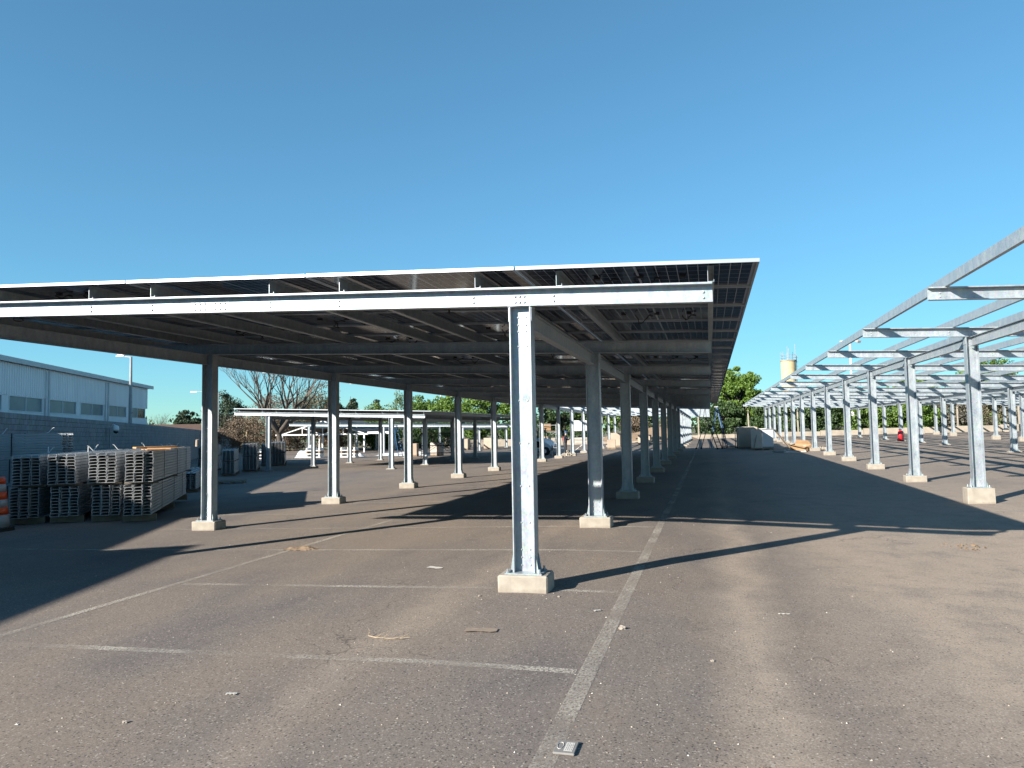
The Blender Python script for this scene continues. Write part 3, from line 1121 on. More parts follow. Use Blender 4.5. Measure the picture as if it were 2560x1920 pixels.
# ------------------------------------------------------------------ people, machine, stand and ladders under the far end of the near carport
def person(label, loc, rz):
    t = thing('person', label, 'person', loc, rz)
    J = {'pel': (0, 0, .92), 'belly': (0, .01, 1.08), 'chest': (0, .02, 1.30), 'neck': (0, .03, 1.47), 'head': (0, .05, 1.57), 'crown': (0, .05, 1.68),
         'hl': (-.10, 0, .88), 'kl': (-.12, .05, .50), 'al': (-.12, -.02, .10), 'tl': (-.13, .14, .04),
         'hr': (.10, 0, .88), 'kr': (.12, .02, .50), 'ar': (.14, -.06, .10), 'tr': (.15, .10, .04),
         'sl': (-.19, .02, 1.40), 'el': (-.27, .06, 1.14), 'wl': (-.20, .26, 1.10), 'fl': (-.16, .36, 1.13),
         'sr': (.19, .02, 1.40), 'er': (.29, .08, 1.15), 'wr': (.22, .29, 1.22), 'fr': (.18, .38, 1.27)}
    rad = {'pel': .15, 'belly': .145, 'chest': .165, 'neck': .062, 'head': .095, 'crown': .085, 'hl': .095, 'kl': .065, 'al': .05, 'tl': .045,
           'hr': .095, 'kr': .065, 'ar': .05, 'tr': .045, 'sl': .075, 'el': .055, 'wl': .038, 'fl': .03, 'sr': .075, 'er': .055, 'wr': .038, 'fr': .03}
    E_ = ['pel belly', 'belly chest', 'chest neck', 'neck head', 'head crown', 'pel hl', 'hl kl', 'kl al', 'al tl', 'pel hr', 'hr kr', 'kr ar', 'ar tr',
          'chest sl', 'sl el', 'el wl', 'wl fl', 'chest sr', 'sr er', 'er wr', 'wr fr']
    names = list(J)
    vs = [Vector(J[k]) for k in names]
    es = [tuple(names.index(q) for q in e.split()) for e in E_]
    rads = [rad[k] for k in names]
    for hand, sg in (('fl', -1), ('fr', 1)):                       # five fingers on each hand
        hi = names.index(hand)
        base = vs[hi]
        for f in range(5):
            a = base + Vector((sg * (.022 - .012 * f) * 1.2, .03 if f else -.005, .012 if f else .02))
            b = a + Vector((0, .045 - .006 * abs(f - 2), -.012))
            n0 = len(vs)
            vs += [a, b]
            rads += [.010, .008]
            es += [(hi, n0), (n0, n0 + 1)]
    me = bpy.data.meshes.new('body')
    me.from_pydata(vs, es, [])
    o = link('body', me, t, False)
    sk = o.modifiers.new('skin', 'SKIN')
    for i, r in enumerate(rads):
        me.skin_vertices[0].data[i].radius = (r, r * .85)
    me.skin_vertices[0].data[0].use_root = True
    o.modifiers.new('sub', 'SUBSURF').render_levels = 1
    m = N('clothes_' + str(len(MATS)))
    sp = m.n('SeparateXYZ')
    m.l(m.coord('Object'), sp.inputs[0])
    c = m.ramp(m.math('DIVIDE', sp.outputs[2], 1.8), [(0.0, (.012, .012, .012)), (.06, (.05, .05, .055)), (.50, (.014, .017, .028)), (.815, (.42, .27, .2))])
    c = [nd for nd in m.t.nodes if nd.type == 'VALTORGB'][0]
    c.color_ramp.interpolation = 'CONSTANT'
    m.l(c.outputs[0], m.b.inputs['Base Color'])
    m.b.inputs['Roughness'].default_value = .9
    me.materials.append(m.m)
    hm = MB().tube([(0, .05, 1.63), (0, .05, 1.66), (0, .05, 1.74), (0, .045, 1.785)], [.145, .125, .115, .04], 14)
    hm.cbox((0, .19, 1.645), (.16, .10, .015))
    hm.build('helmet', 'blue_paint', t, True, False)
    vz = MB()
    vz.cbox((0, -.145, 1.22), (.09, .012, .30))
    vz.build('back_stripe', 'red_paint', t, inv=False)
    fc = MB()
    fc.cbox((0, .142, 1.56), (.02, .03, .035))
    fc.cbox((0, .135, 1.52), (.05, .012, .010))
    for sg in (-1, 1):
        fc.cbox((sg * .032, .137, 1.585), (.02, .010, .010))
        fc.cbox((sg * .098, .05, 1.565), (.018, .03, .05))
    fc.build('face', 'skin', t, inv=False)
    return t


person('person in dark jacket and blue helmet standing by the ladder under the carport', (-10.35, 54.2, g(-10.35, 54.2)), R(-60))

# stepladder in front of the person
def ladder(name, label, loc, rz, h, w, spread, rungs, mat, group, rails=False, wheels=False, top=None):
    t = thing(name, label, 'ladder', loc, rz, group)
    for sg in (-1, 1):
        MB().bar((sg * w / 2, -spread / 2, .04), (sg * w * .4, 0, h), .03, .055).build('side_rail', mat, t, inv=False)
        MB().bar((sg * w / 2, spread / 2, .04), (sg * w * .4, .04, h), .025, .04).build('rear_leg', mat, t, inv=False)
        if rails:
            MB().tube([(sg * w * .4, 0, h), (sg * w * .4, .05, h + .75), (sg * w * .4, .35, h + .80), (sg * w * .4, .5, h)], .022, 6).build('handrail', mat, t, inv=False)
        if wheels:
            for yy in (-spread / 2, spread / 2):
                MB().cyl((sg * w / 2 - .02, yy, .06), (sg * w / 2 + .03, yy, .06), .06, 12).build('wheel', 'black_rubber', t, inv=False)
    for k in range(rungs):
        f = (k + .7) / (rungs + .4)
        y = -spread / 2 * (1 - f)
        ww = w / 2 * (1 - f) + w * .4 * f
        MB().box(-ww, ww, y - .05, y + .05, h * f, h * f + .03).build('rung', mat, t, inv=False)
    MB().box(-w * .42, w * .42, -.08, .16 if not rails else .5, h, h + .03).build('platform', top or mat, t, inv=False)
    for f in (.3, .65):
        y = spread / 2 * (1 - f)
        MB().bar((-w * .46, y, h * f), (w * .46, y, h * f), .025).build('brace', mat, t, inv=False)
    return t


GL = 'ladders left on the site'
ladder('step_ladder', 'white stepladder beside the person in the blue helmet', (-10.65, 53.2, g(-10, 53)), R(-35), 1.75, .5, .9, 5, 'galvanised', GL, top='blue_paint')
zl = g(0, 50)
ladder('platform_ladder', 'tall black wheeled platform ladder at the end of the roof shadow', (-.05, 50.0, zl), R(62), 2.0, .65, 1.5, 7, 'black_paint', GL, True, True)
ladder('step_ladder', 'high blue stepladder right of the black wheeled ladder', (.55, 50.9, zl), R(80), 2.75, .6, 1.1, 9, 'blue_paint', GL, top='white_paint')
# black trolley
t = thing('trolley', 'black wheeled frame trolley between the blue ladder and the panel pallets', 'trolley', (1.25, 50.6, zl), R(8))
for x in (-.42, .42):
    for y in (-.3, .3):
        MB().tube([(x, y, .1), (x, y, 1.38)], .025, 6).build('post', 'black_paint', t, inv=False)
        MB().cyl((x - .02, y, .065), (x + .03, y, .065), .065, 12).build('wheel', 'black_rubber', t, inv=False)
for z in (.14, 1.36):
    m = MB()
    for y in (-.3, .3):
        m.bar((-.42, y, z), (.42, y, z), .04)
    for x in (-.42, .42):
        m.bar((x, -.28, z + .001), (x, .28, z + .001), .038)
    m.build('rail', 'black_paint', t, inv=False)

# white compact loader
lx, ly = -12.3, 55.6
t = thing('compact_loader', 'white compact loader with sloping bonnet and black side panel under the carport', 'loader', (lx, ly, g(lx, ly)), R(-25))
m = MB()
sec = [(-1.1, .32), (1.0, .32), (1.15, .62), (1.0, .78), (.1, 1.22), (-.55, 1.30), (-1.05, 1.1)]
m.extrude(sec, (0, -.62, 0), (0, .62, 0), (1, 0, 0), (0, 0, 1))
body = m.build('body', 'white_paint', t, inv=False)
MB().extrude([(-.55, .62), (.05, .58), (.22, .80), (.02, 1.04), (-.42, 1.10), (-.62, .90)], (0, -.635, 0), (0, -.622, 0), (1, 0, 0), (0, 0, 1)).build('side_panel', 'dark_glass', t, inv=False)
MB().extrude([(-.55, .62), (.05, .58), (.22, .80), (.02, 1.04), (-.42, 1.10), (-.62, .90)], (0, .622, 0), (0, .635, 0), (1, 0, 0), (0, 0, 1)).build('side_panel', 'dark_glass', t, inv=False)
m = MB()
for q in range(9):
    m.box(-.9 + q * .2, -.82 + q * .2, -.634, -.622, .36, .46)
tag(m.build('vent_slots', 'black_paint', t, inv=False), kind='stuff')
for x in (-.7, .7):
    for y in (-.68, .68):
        w_ = MB().cyl((x, y - .11, .32), (x, y + .11, .32), .32, 18).build('tyre', 'black_rubber', t, inv=False)
        MB().cyl((x, y - .115, .32), (x, y + .115, .32), .15, 12).build('rim', 'white_paint', w_, inv=False)
for y in (-.45, .45):
    MB().bar((-.75, y, 1.25), (1.5, y, .55), .10, .12).build('lift_arm', 'grey_plastic', t, inv=False)
m = MB()
for x, y in ((-.95, -.5), (-.95, .5), (-.2, -.5), (-.2, .5)):
    m.bar((x, y, 1.1), (x, y, 2.0), .06)
m.box(-1.02, -.12, -.56, .56, 2.0, 2.06)
m.build('cab_frame', 'black_paint', t, inv=False)
MB().extrude([(1.45, .15), (1.95, .12), (1.98, .16), (1.55, .25), (1.5, .7), (1.42, .7)], (0, -.7, 0), (0, .7, 0), (1, 0, 0), (0, 0, 1)).build('bucket', 'grey_plastic', t, inv=False)

# scaffold tower with a box on it, behind the loader
def scaffold(label, loc, rz, w, d, h, mat, group):
    t = thing('scaffold', label, 'scaffold', loc, rz, group)
    for x in (-w / 2, w / 2):
        for y in (-d / 2, d / 2):
            MB().tube([(x, y, 0), (x, y, h + .6)], .028, 6).build('standard', mat, t, inv=False)
    for z in (.35, h * .5, h, h + .55):
        for y in (-d / 2, d / 2):
            MB().tube([(-w / 2, y, z), (w / 2, y, z)], .022, 6).build('ledger', mat, t, inv=False)
        for x in (-w / 2, w / 2):
            MB().tube([(x, -d / 2, z + .03), (x, d / 2, z + .03)], .022, 6).build('transom', mat, t, inv=False)
    for y in (-d / 2 - .03, d / 2 + .03):
        MB().tube([(-w / 2, y, .3), (w / 2, y, h)], .016, 5).build('brace', mat, t, inv=False)
        MB().tube([(w / 2, y + .02, .3), (-w / 2, y + .02, h)], .016, 5).build('brace', mat, t, inv=False)
    for q in range(3):
        MB().box(-w / 2, w / 2, -d / 2 + .05 + q * d / 3.1, -d / 2 + .02 + (q + .9) * d / 3.1, h + .055, h + .10).build('deck_board', 'old_wood', t, inv=False)
    return t


GSC = 'scaffold towers on the site'
sx, sy2 = -13.2, 58.6
scaffold('grey scaffold tower carrying a cardboard box, behind the white loader', (sx, sy2, g(sx, sy2)), R(5), 2.6, 1.0, 1.75, 'grey_plastic', GSC)
scaffold('black scaffold frame under the far edge of the lower solar carport', (-21.2, 56.5, g(-21.2, 56.5)), R(4), 2.6, 1.1, 1.9, 'black_paint', GSC)


def carton(name, label, loc, d, rz, mat, cat='box', group=None, pallet=True, tape='pale_cardboard'):
    t = thing(name, label, cat, loc, rz, group)
    z = 0.0
    if pallet:
        for q in (-1, 0, 1):
            MB().box(-d[0] / 2, d[0] / 2, q * (d[1] / 2 - .06) - .05, q * (d[1] / 2 - .06) + .05, 0, .10).build('runner', 'old_wood', t, inv=False)
        MB().box(-d[0] / 2, d[0] / 2, -d[1] / 2, d[1] / 2, .101, .125).build('deck', 'wood', t, inv=False)
        z = .127
    b = link('carton', bevel_box('carton', d[0], d[1], d[2], mat, .02, .006), t, False)
    b.location = (0, 0, z)
    for y in (-d[1] * .25, d[1] * .25):
        m = MB()
        m.box(-d[0] / 2 - .006, d[0] / 2 + .006, y - .025, y + .025, z + d[2] + .001, z + d[2] + .006)
        for sg in (-1, 1):
            m.box(sg * (d[0] / 2 + .004) - .003, sg * (d[0] / 2 + .004) + .003, y - .025, y + .025, z + .01, z + d[2] - .01)
        m.build('band', tape, t, inv=False)
    return t


carton('cardboard_box', 'small orange brown box on the grey scaffold deck', (sx + .55, sy2, g(sx, sy2) + 1.87), (.55, .45, .55), .3, 'cardboard', pallet=False)
# white stand with a board
wx, wy = -10.0, 58.2
t = thing('display_stand', 'white tubular stand carrying a large white board, behind the second column', 'stand', (wx, wy, g(wx, wy)), R(18))
for x in (-.42, .42):
    MB().tube([(x - .1, -.3, 0), (x - .05, -.25, 1.0), (x, -.1, 1.75)], .04, 8).build('front_leg', 'white_paint', t, inv=False)
    MB().tube([(x, .45, 0), (x, .2, .95), (x, -.02, 1.75)], .035, 8).build('rear_leg', 'white_paint', t, inv=False)
for z in (.85, 1.15):
    MB().box(-.55, .55, -.26, .25, z, z + .05).build('shelf', 'white_paint', t, inv=False)
MB().tube([(-.42, .4, .1), (.42, -.2, .8)], .02, 6).build('brace', 'white_paint', t, inv=False)
o = link('board', bevel_box('board', 1.15, .28, .85, 'white_paint', .05), t, False)
o.location = (.08, -.05, 1.72)

# heap of straps and rubble by the footing
def heap(name, label, loc, r, h, mat, n, cat, size=.12):
    m = MB()
    for k in range(n):
        a, q = random.uniform(0, 6.28), r * math.sqrt(random.random())
        s_ = size * random.uniform(.4, 1.2)
        z = max(0, h * (1 - q / r)) * random.random()
        m.cbox((q * math.cos(a), q * math.sin(a), z + s_ * .2), (s_, s_ * random.uniform(.3, 1.2), s_ * random.uniform(.2, .6)), 0,
               Matrix.Rotation(random.uniform(0, 3), 3, Vector((random.random(), random.random(), random.random() + .1)).normalized()))
    o = m.build(name, mat)
    o.location = loc
    return tag(o, label, cat, kind='stuff')


heap('scrap_heap', 'heap of pale straps and rubble beside the footing near the person', (-9.7, 51.6, g(-9.7, 51.6)), .55, .35, 'rubble', 90, 'rubble', .16)

# ------------------------------------------------------------------ panel pallets and packing at the lane end
GP = 'pallets of packed solar panels'
zl2 = g(3, 46)
t = thing('panel_pallet', 'pallet of upright solar panels showing one white panel, at the lane end', 'panel pallet', (3.0, 46.2, zl2), R(-4), GP)
t.scale = (.86, .86, .9)
for q in (-.55, 0, .55):
    MB().box(q - .06, q + .06, -.45, 2.0, 0, .11).build('runner', 'old_wood', t, inv=False)
MB().box(-.75, .78, -.45, 2.0, .111, .135).build('deck', 'wood', t, inv=False)
MB().box(-.73, -.02, -.40, 1.95, .137, 1.34).build('carton', 'grey_cardboard', t, inv=False)
MB().box(.0, .72, -.405, 1.95, .137, 1.36).build('sheet_pack', 'white_sheet', t, inv=False)
for q in range(9):
    for z in (.137, 1.29):
        MB().box(.03 + q * .078, .07 + q * .078, -.43, -.406, z, z + .075).build('edge_guard', 'black_paint', t, inv=False)
MB().box(-.2, .25, -.3, .9, 1.362, 1.40).build('loose_sheet', 'white_sheet', t, inv=False)
MB().bar((-.55, -.43, .15), (-.35, -.43, 1.0), .05, .02).build('strap', 'black_rubber', t, inv=False)
for q, (x, y, lb) in enumerate(((1.95, 49.6, 'shaded cardboard panel crate just behind the white panel pallet'), (2.05, 52.3, 'second tan panel crate behind the white panel pallet'), (2.15, 55.0, 'farthest tan panel crate in the row at the lane end'))):
    carton('panel_crate', lb, (x + .35, y, g(x, y)), (1.15, 2.3, 1.22), R(random.uniform(-3, 3)), 'pale_cardboard', 'crate', GP, tape='paper')
for q, (x, y, rz, lb) in enumerate(((3.9, 41.6, .25, 'flat grey packing sheet on the asphalt by the panel pallet'), (4.5, 42.4, -.1, 'second flat packing sheet next to the open carton'))):
    m = MB()
    m.box(-.45, .45, -.9, .9, 0, .05)
    m.box(-.42, -.36, -.9, .9, .051, .10)
    m.box(.36, .42, -.9, .9, .051, .10)
    o = m.build('packing_sheet', 'grey_cardboard')
    o.location = (x, y, g(x, y) + .003)
    o.rotation_euler = (0, 0, rz)
    tag(o, lb, 'packing', 'packing sheets on the ground')
m = MB()
m.bar((0, 0, .02), (-.75, .6, 1.15), .16, .03)
m.bar((.1, .02, .02), (-.7, .62, 1.1), .03, .05)
o = m.build('plank', 'old_wood')
o.location = (4.45, 45.6, g(4.4, 45.6))
tag(o, 'grey plank leaning on the white panel pallet', 'plank')
# crushed open carton
cx_, cy_ = 4.75, 42.9
t = thing('open_carton', 'crumpled brown cardboard carton lying open by the right hand columns', 'carton', (cx_, cy_, g(cx_, cy_)), R(-28))
t.scale = (.62, .62, .62)
m = MB()
m.add([(-.75, -.3, 0), (.7, -.35, 0), (.75, .3, 0), (-.7, .35, 0), (-.82, -.42, .52), (.72, -.40, .42), (.80, .36, .56), (-.66, .42, .66)],
      [(3, 2, 1, 0), (0, 1, 5, 4), (1, 2, 6, 5), (2, 3, 7, 6), (3, 0, 4, 7)])
m.build('carton', 'cardboard', t, inv=False)
for vs_ in ([(-.82, -.42, .52), (.72, -.40, .42), (.6, -.75, .30), (-.75, -.8, .62)], [(.72, -.40, .42), (.80, .36, .56), (1.12, .25, .35), (1.05, -.35, .22)],
            [(-.66, .42, .66), (.80, .36, .56), (.6, .22, .9), (-.5, .3, 1.0)]):
    m = MB()
    m.add(vs_ + [(a, b, c - .012) for a, b, c in vs_], [(0, 1, 2, 3), (7, 6, 5, 4), (0, 4, 5, 1), (1, 5, 6, 2), (2, 6, 7, 3), (3, 7, 4, 0)])
    m.build('flap', 'cardboard', t, inv=False)
heap('packing_scraps', 'torn white and brown packing scraps inside the open carton', (cx_ + .15, cy_ - .1, g(cx_, cy_) + .14), .2, .16, 'paper', 20, 'scraps', .12)
heap('rubble_pile', 'small rubble pile beside the column behind the open carton', (6.1, 44.6, g(6, 44.6)), .4, .2, 'rubble', 40, 'rubble', .12)
# fire extinguisher by a column
ex, ey = 13.06, 57.35
t = thing('fire_extinguisher', 'red wheeled fire extinguisher standing against a right hand column', 'fire extinguisher', (ex - .12, ey, g(ex, ey)))
MB().tube([(0, 0, .05), (0, 0, .08), (0, 0, .62), (0, 0, .72), (0, 0, .78)], [.12, .16, .16, .10, .05], 14).build('cylinder', 'red_paint', t, True, False)
MB().tube([(.1, 0, .74), (.24, -.02, .55), (.18, -.1, .2)], .02, 6).build('hose', 'black_rubber', t, inv=False)
MB().box(-.09, .09, -.03, .03, .78, .84).build('valve', 'black_paint', t, inv=False)
for sg in (-1, 1):
    MB().cyl((sg * .14, .08, .07), (sg * .19, .08, .07), .07, 10).build('wheel', 'black_rubber', t, inv=False)

# far left crates, blue ladder, white profile stacks, tarp heap
GC = 'panel crates under the far carports'
for lb, x, y, d in (('grey shaded panel crate beside the black scaffold frame', -22.9, 60.6, (.95, .8, 1.02)), ('pale pink crate left of the black scaffold frame', -25.0, 60.6, (.6, .7, 1.0)),
                    ('tan crate right behind the black scaffold frame', -22.3, 64.2, (.85, .7, 1.05)), ('tan panel crate left of the pair in the far row', -25.2, 75.2, (.85, 1.0, 1.0)),
                    ('widest tan panel crate in the far row', -22.6, 76.0, (1.25, 1.0, 1.05)), ('tan panel crate right of the widest one in the far row', -19.6, 76.6, (.85, 1.0, 1.0)),
                    ('tan panel crate at the right end of the far row', -16.8, 77.0, (.85, 1.0, 1.0))):
    carton('panel_crate', lb, (x, y, g(x, y)), d, R(random.uniform(-8, 8)), 'pale_cardboard' if 'grey' not in lb else 'grey_cardboard', 'crate', GC, tape='wood')
for lb, x, y, d in (('tan crate seen left of the white display stand legs', -8.2, 64.0, (.7, .8, .7)), ('tall tan crate right of the white display stand', -8.6, 70.5, (.9, 1.0, 1.2)),
                    ('low tan crate under the far bare beams', -6.2, 74.0, (1.2, 1.0, .8))):
    carton('panel_crate', lb, (x, y, g(x, y)), d, R(random.uniform(-8, 8)), 'pale_cardboard', 'crate', GC, tape='wood')
ladder('extension_ladder', 'bright blue ladder standing beside the pale pink crate', (-26.3, 59.5, g(-26, 59)), R(70), 2.7, .5, 1.2, 8, 'blue_paint', GL)
for q, (x, y, lb) in enumerate(((-33.5, 58.5, 'white profile stack in front of the truss shelter post'), (-30.0, 58.2, 'white profile rack right of the truss shelter post'), (-37.2, 56.5, 'white profile stack at the end of the channel piles'))):
    t = thing('profile_rack', lb, 'profile rack', (x, y, g(x, y)), R(3), 'white profile racks by the truss shelter')
    for k in range(3):
        MB().box(-.7, .7, -.4, .4, .08 + k * .28, .15 + k * .28).build('layer', 'white_paint', t, inv=False)
        for xx in (-.6, 0, .58):
            MB().box(xx - .06, xx + .06, -.38, .38, .151 + k * .28, .359 + k * .28).build('spacer', 'wood' if k % 2 else 'white_paint', t, inv=False)
def mound(name, label, loc, sx_, sy_, h, mat, cat):
    n = 24
    vs, fs = [], []
    for j in range(n + 1):
        for i in range(n + 1):
            u, v = i / n * 2 - 1, j / n * 2 - 1
            e = max(0, 1 - (u * u + v * v) ** .8)
            z = h * e ** .7 * (.8 + .25 * math.sin(5 * u + 2 * v) + .12 * math.sin(11 * v - 3 * u)) + .02 * random.random()
            vs.append((u * sx_, v * sy_, z))
    for j in range(n):
        for i in range(n):
            fs.append((j * (n + 1) + i, j * (n + 1) + i + 1, (j + 1) * (n + 1) + i + 1, (j + 1) * (n + 1) + i))
    o = MB().add(vs, fs).build(name, mat, smooth=True)
    o.location = loc
    return tag(o, label, cat)


mound('tarpaulin', 'grey tarpaulin draped over a heap at the truss shelter', (-35.3, 60.5, g(-35, 60)), 1.2, .9, 1.1, 'tarpaulin', 'tarpaulin')
mound('plastic_sheet', 'long white plastic sheet over material behind the far columns', (-26.5, 62.5, g(-26, 62)), 3.0, .8, .42, 'white_sheet', 'plastic sheet')
mound('plastic_sheet', 'short white plastic sheet left of the long white one', (-30.8, 61.5, g(-30, 61)), .6, .5, .3, 'white_sheet', 'plastic sheet')
mound('soil_heap', 'low brown soil heap at the foot of the trees behind the carports', (-6.5, 84, .1), 5.5, 1.5, 1.5, 'dry_soil', 'soil heap')

# ------------------------------------------------------------------ truss shelter
t = thing('truss_shelter', 'old white truss shelter with dark shade cloth beyond the far carport', 'shelter', (-40, 72, g(-40, 72)))
x0, x1, yt = -45.2, -35.4, 72.0
zc = 1.42
m = MB()
m.bar((x0 - .8, yt, zc), (x1 + .6, yt, zc), .14)
ap = ((x0 + x1) / 2, yt, zc + 1.45)
m.bar((x0, yt, zc + .075), ap, .10)
m.bar((x1, yt, zc + .075), ap, .10)
for f in (.25, .5, .75):
    xx = x0 + (x1 - x0) * f
    hh = 1.45 * (1 - abs(f - .5) * 2)
    m.bar((xx, yt, zc), (xx, yt, zc + hh), .07)
m.bar((x0 + 2.45, yt, zc + .72), (ap[0], yt, zc), .06)
m.bar((x1 - 2.45, yt, zc + .72), (ap[0], yt, zc), .06)
m.build('truss', 'white_paint', t)
for xx in (x0, (x0 + x1) / 2, x1):
    for yy in (yt, yt + 8):
        MB().bar((xx, yy, g(xx, yy)), (xx, yy, zc - .075), .14).build('post', 'white_paint', t)
m = MB()
m.add([(x0, yt - .1, zc + .15), (ap[0], yt - .1, zc + 1.6), (x1, yt - .1, zc + .15), (x0, yt + 9, zc + .15), (ap[0], yt + 9, zc + 1.6), (x1, yt + 9, zc + .15),
       (x0, yt - .1, zc + .13), (ap[0], yt - .1, zc + 1.58), (x1, yt - .1, zc + .13), (x0, yt + 9, zc + .13), (ap[0], yt + 9, zc + 1.58), (x1, yt + 9, zc + .13)],
      [(0, 1, 4, 3), (1, 2, 5, 4), (9, 10, 7, 6), (10, 11, 8, 7), (0, 6, 7, 1), (1, 7, 8, 2), (3, 4, 10, 9), (4, 5, 11, 10)])
m.build('shade_cloth', 'shade_cloth', t)
m = MB()
m.bar((x1 + .9, yt - 1, zc + .1), (x1 + 3.3, yt - 1, zc + .1), .25)
m.build('side_beam', 'white_paint', t)

# ------------------------------------------------------------------ far boundary: low wall, fence posts, tank tower, flood light
lw = thing('low_wall', 'low pale concrete wall closing the far end of the lot', 'wall', (0, 86.3, .25))
seg = list(np.arange(-40, 46, 4.3))
for a, b in zip(seg[:-1], seg[1:]):
    xm = (a + b) / 2
    zt = float(np.interp(xm, [-40, -5, 4, 18, 45], [.35, .62, .72, 1.1, 1.45])) + random.uniform(-.03, .03)
    MB().box(a + .01, b - .01, 86.2 + random.uniform(-.02, .02), 86.45, -.8, zt).build('wall_section', 'cream_concrete', lw)
for k, x in enumerate((-14, -7.5, -1.2, 4.3, 9.5, 14.6, 20, 25.3, 31)):
    t = thing('fence_post', ['leaning', 'slim', 'pale', 'plain', 'short', 'weathered', 'straight', 'thin', 'last'][k] + ' concrete fence post behind the low wall, number %d from the left' % (k + 1), 'post',
              (x, 87.6, g(x, 86) - .05), 0, 'concrete posts behind the low wall')
    le = random.uniform(-.05, .05)
    MB().bar((0, 0, 0), (le, 0, 2.7), .14).build('shaft', 'cream_concrete', t, inv=False)
    MB().bar((le, 0, 2.7), (le + .02, -.32, 3.05), .11).build('bent_head', 'cream_concrete', t, inv=False)

t = thing('water_tank', 'tall cream concrete water tank with aerials, behind the bare carport frame', 'water tank', (14.9, 149.3, -.1))
MB().tube([(0, 0, 0), (0, 0, 7.8)], [.95, .95], 24).build('shaft', 'cream_paint', t, True, False)
MB().tube([(0, 0, 7.8), (0, 0, 8.6), (0, 0, 13.7)], [.95, 1.36, 1.36], 28).build('tank', 'cream_paint', t, False, False)
MB().tube([(0, 0, 13.701), (0, 0, 13.95)], 1.45, 28).build('rim', 'cream_concrete', t, False, False)
for a in np.arange(0, 6.2, .785):
    x, y = 1.35 * math.cos(a), 1.35 * math.sin(a)
    MB().tube([(x, y, 13.95), (x, y, 14.95 + .6 * (int(a * 10) % 2))], .035, 5).build('railing_post', 'grey_plastic', t, inv=False)
m = MB()
for z in (14.4, 14.9):
    m.tube([(1.35 * math.cos(a), 1.35 * math.sin(a), z) for a in np.linspace(0, 6.283, 17)], .025, 4)
m.build('railing', 'grey_plastic', t, inv=False)
for x, hh in ((-.1, 16.6), (.15, 16.2), (1.3, 17.0)):
    MB().tube([(x, -.2, 13.95), (x, -.2, hh)], .05, 5).build('aerial', 'grey_plastic', t, inv=False)
for sg in (-.22, .22):
    MB().tube([(1.5, sg, 0), (1.5, sg, 14.9)], .04, 5).build('ladder_rail', 'grey_plastic', t, inv=False)
for z in np.arange(8.0, 14.8, .8):
    MB().tube([(1.36, -.3, z), (1.85, -.3, z), (1.85, .3, z), (1.36, .3, z)], .025, 4).build('ladder_hoop', 'grey_plastic', t, inv=False)

t = thing('flood_light', 'white mast with two flood lights seen above the bare frame', 'flood light', (18.8, 108.4, .2))
MB().tube([(0, 0, 0), (0, 0, 12.9)], [.22, .12], 8).build('mast', 'white_paint', t, inv=False)
MB().bar((-.9, 0, 12.6), (.9, 0, 12.6), .12).build('crossarm', 'white_paint', t, inv=False)
for sg in (-1, 1):
    o = link('lamp_head', bevel_box('lamp_head', .55, .4, .4, 'grey_plastic', .05), t, False)
    o.location = (sg * 1.0, -.1, 12.35)
    o.rotation_euler = (.5, 0, sg * .4)
# tall white antenna pole behind the bright trees
t = thing('pole', 'thin white pole rising out of the bright green trees', 'pole', (-36.0, 97.0, 0))
MB().tube([(0, 0, 0), (0, 0, 8.2)], [.09, .06], 6).build('shaft', 'white_paint', t, inv=False)
MB().box(-.25, .25, -.04, .04, 7.6, 7.68).build('crossbar', 'white_paint', t, inv=False)

# ------------------------------------------------------------------ trees
def leaves_mesh(centers, radii, per, size, mat, flat=.7):
    """many small leaf faces spread through clumps"""
    C = np.array(centers)
    n = len(C) * per
    idx = np.repeat(np.arange(len(C)), per)
    d = rng.normal(size=(n, 3))
    d /= np.linalg.norm(d, axis=1)[:, None]
    r = rng.random(n) ** .45
    rad = np.array(radii)[idx]
    P = C[idx] + d * (r * rad)[:, None] * np.array([1, 1, flat])
    u = rng.normal(size=(n, 3))
    u /= np.linalg.norm(u, axis=1)[:, None]
    w = np.cross(u, rng.normal(size=(n, 3)))
    w /= np.linalg.norm(w, axis=1)[:, None]
    s = size * (0.6 + .8 * rng.random(n))[:, None]
    V = np.empty((n, 4, 3))
    V[:, 0] = P - u * s * .5
    V[:, 1] = P + w * s * .34
    V[:, 2] = P + u * s * .5
    V[:, 3] = P - w * s * .34
    me = bpy.data.meshes.new('crown')
    me.vertices.add(n * 4)
    me.vertices.foreach_set('co', V.reshape(-1))
    me.loops.add(n * 4)
    me.loops.foreach_set('vertex_index', np.arange(n * 4))
    me.polygons.add(n)
    me.polygons.foreach_set('loop_start', np.arange(0, n * 4, 4))
    me.polygons.foreach_set('loop_total', np.full(n, 4))
    me.materials.append(MATS[mat])
    me.update()
    me.validate()
    return me


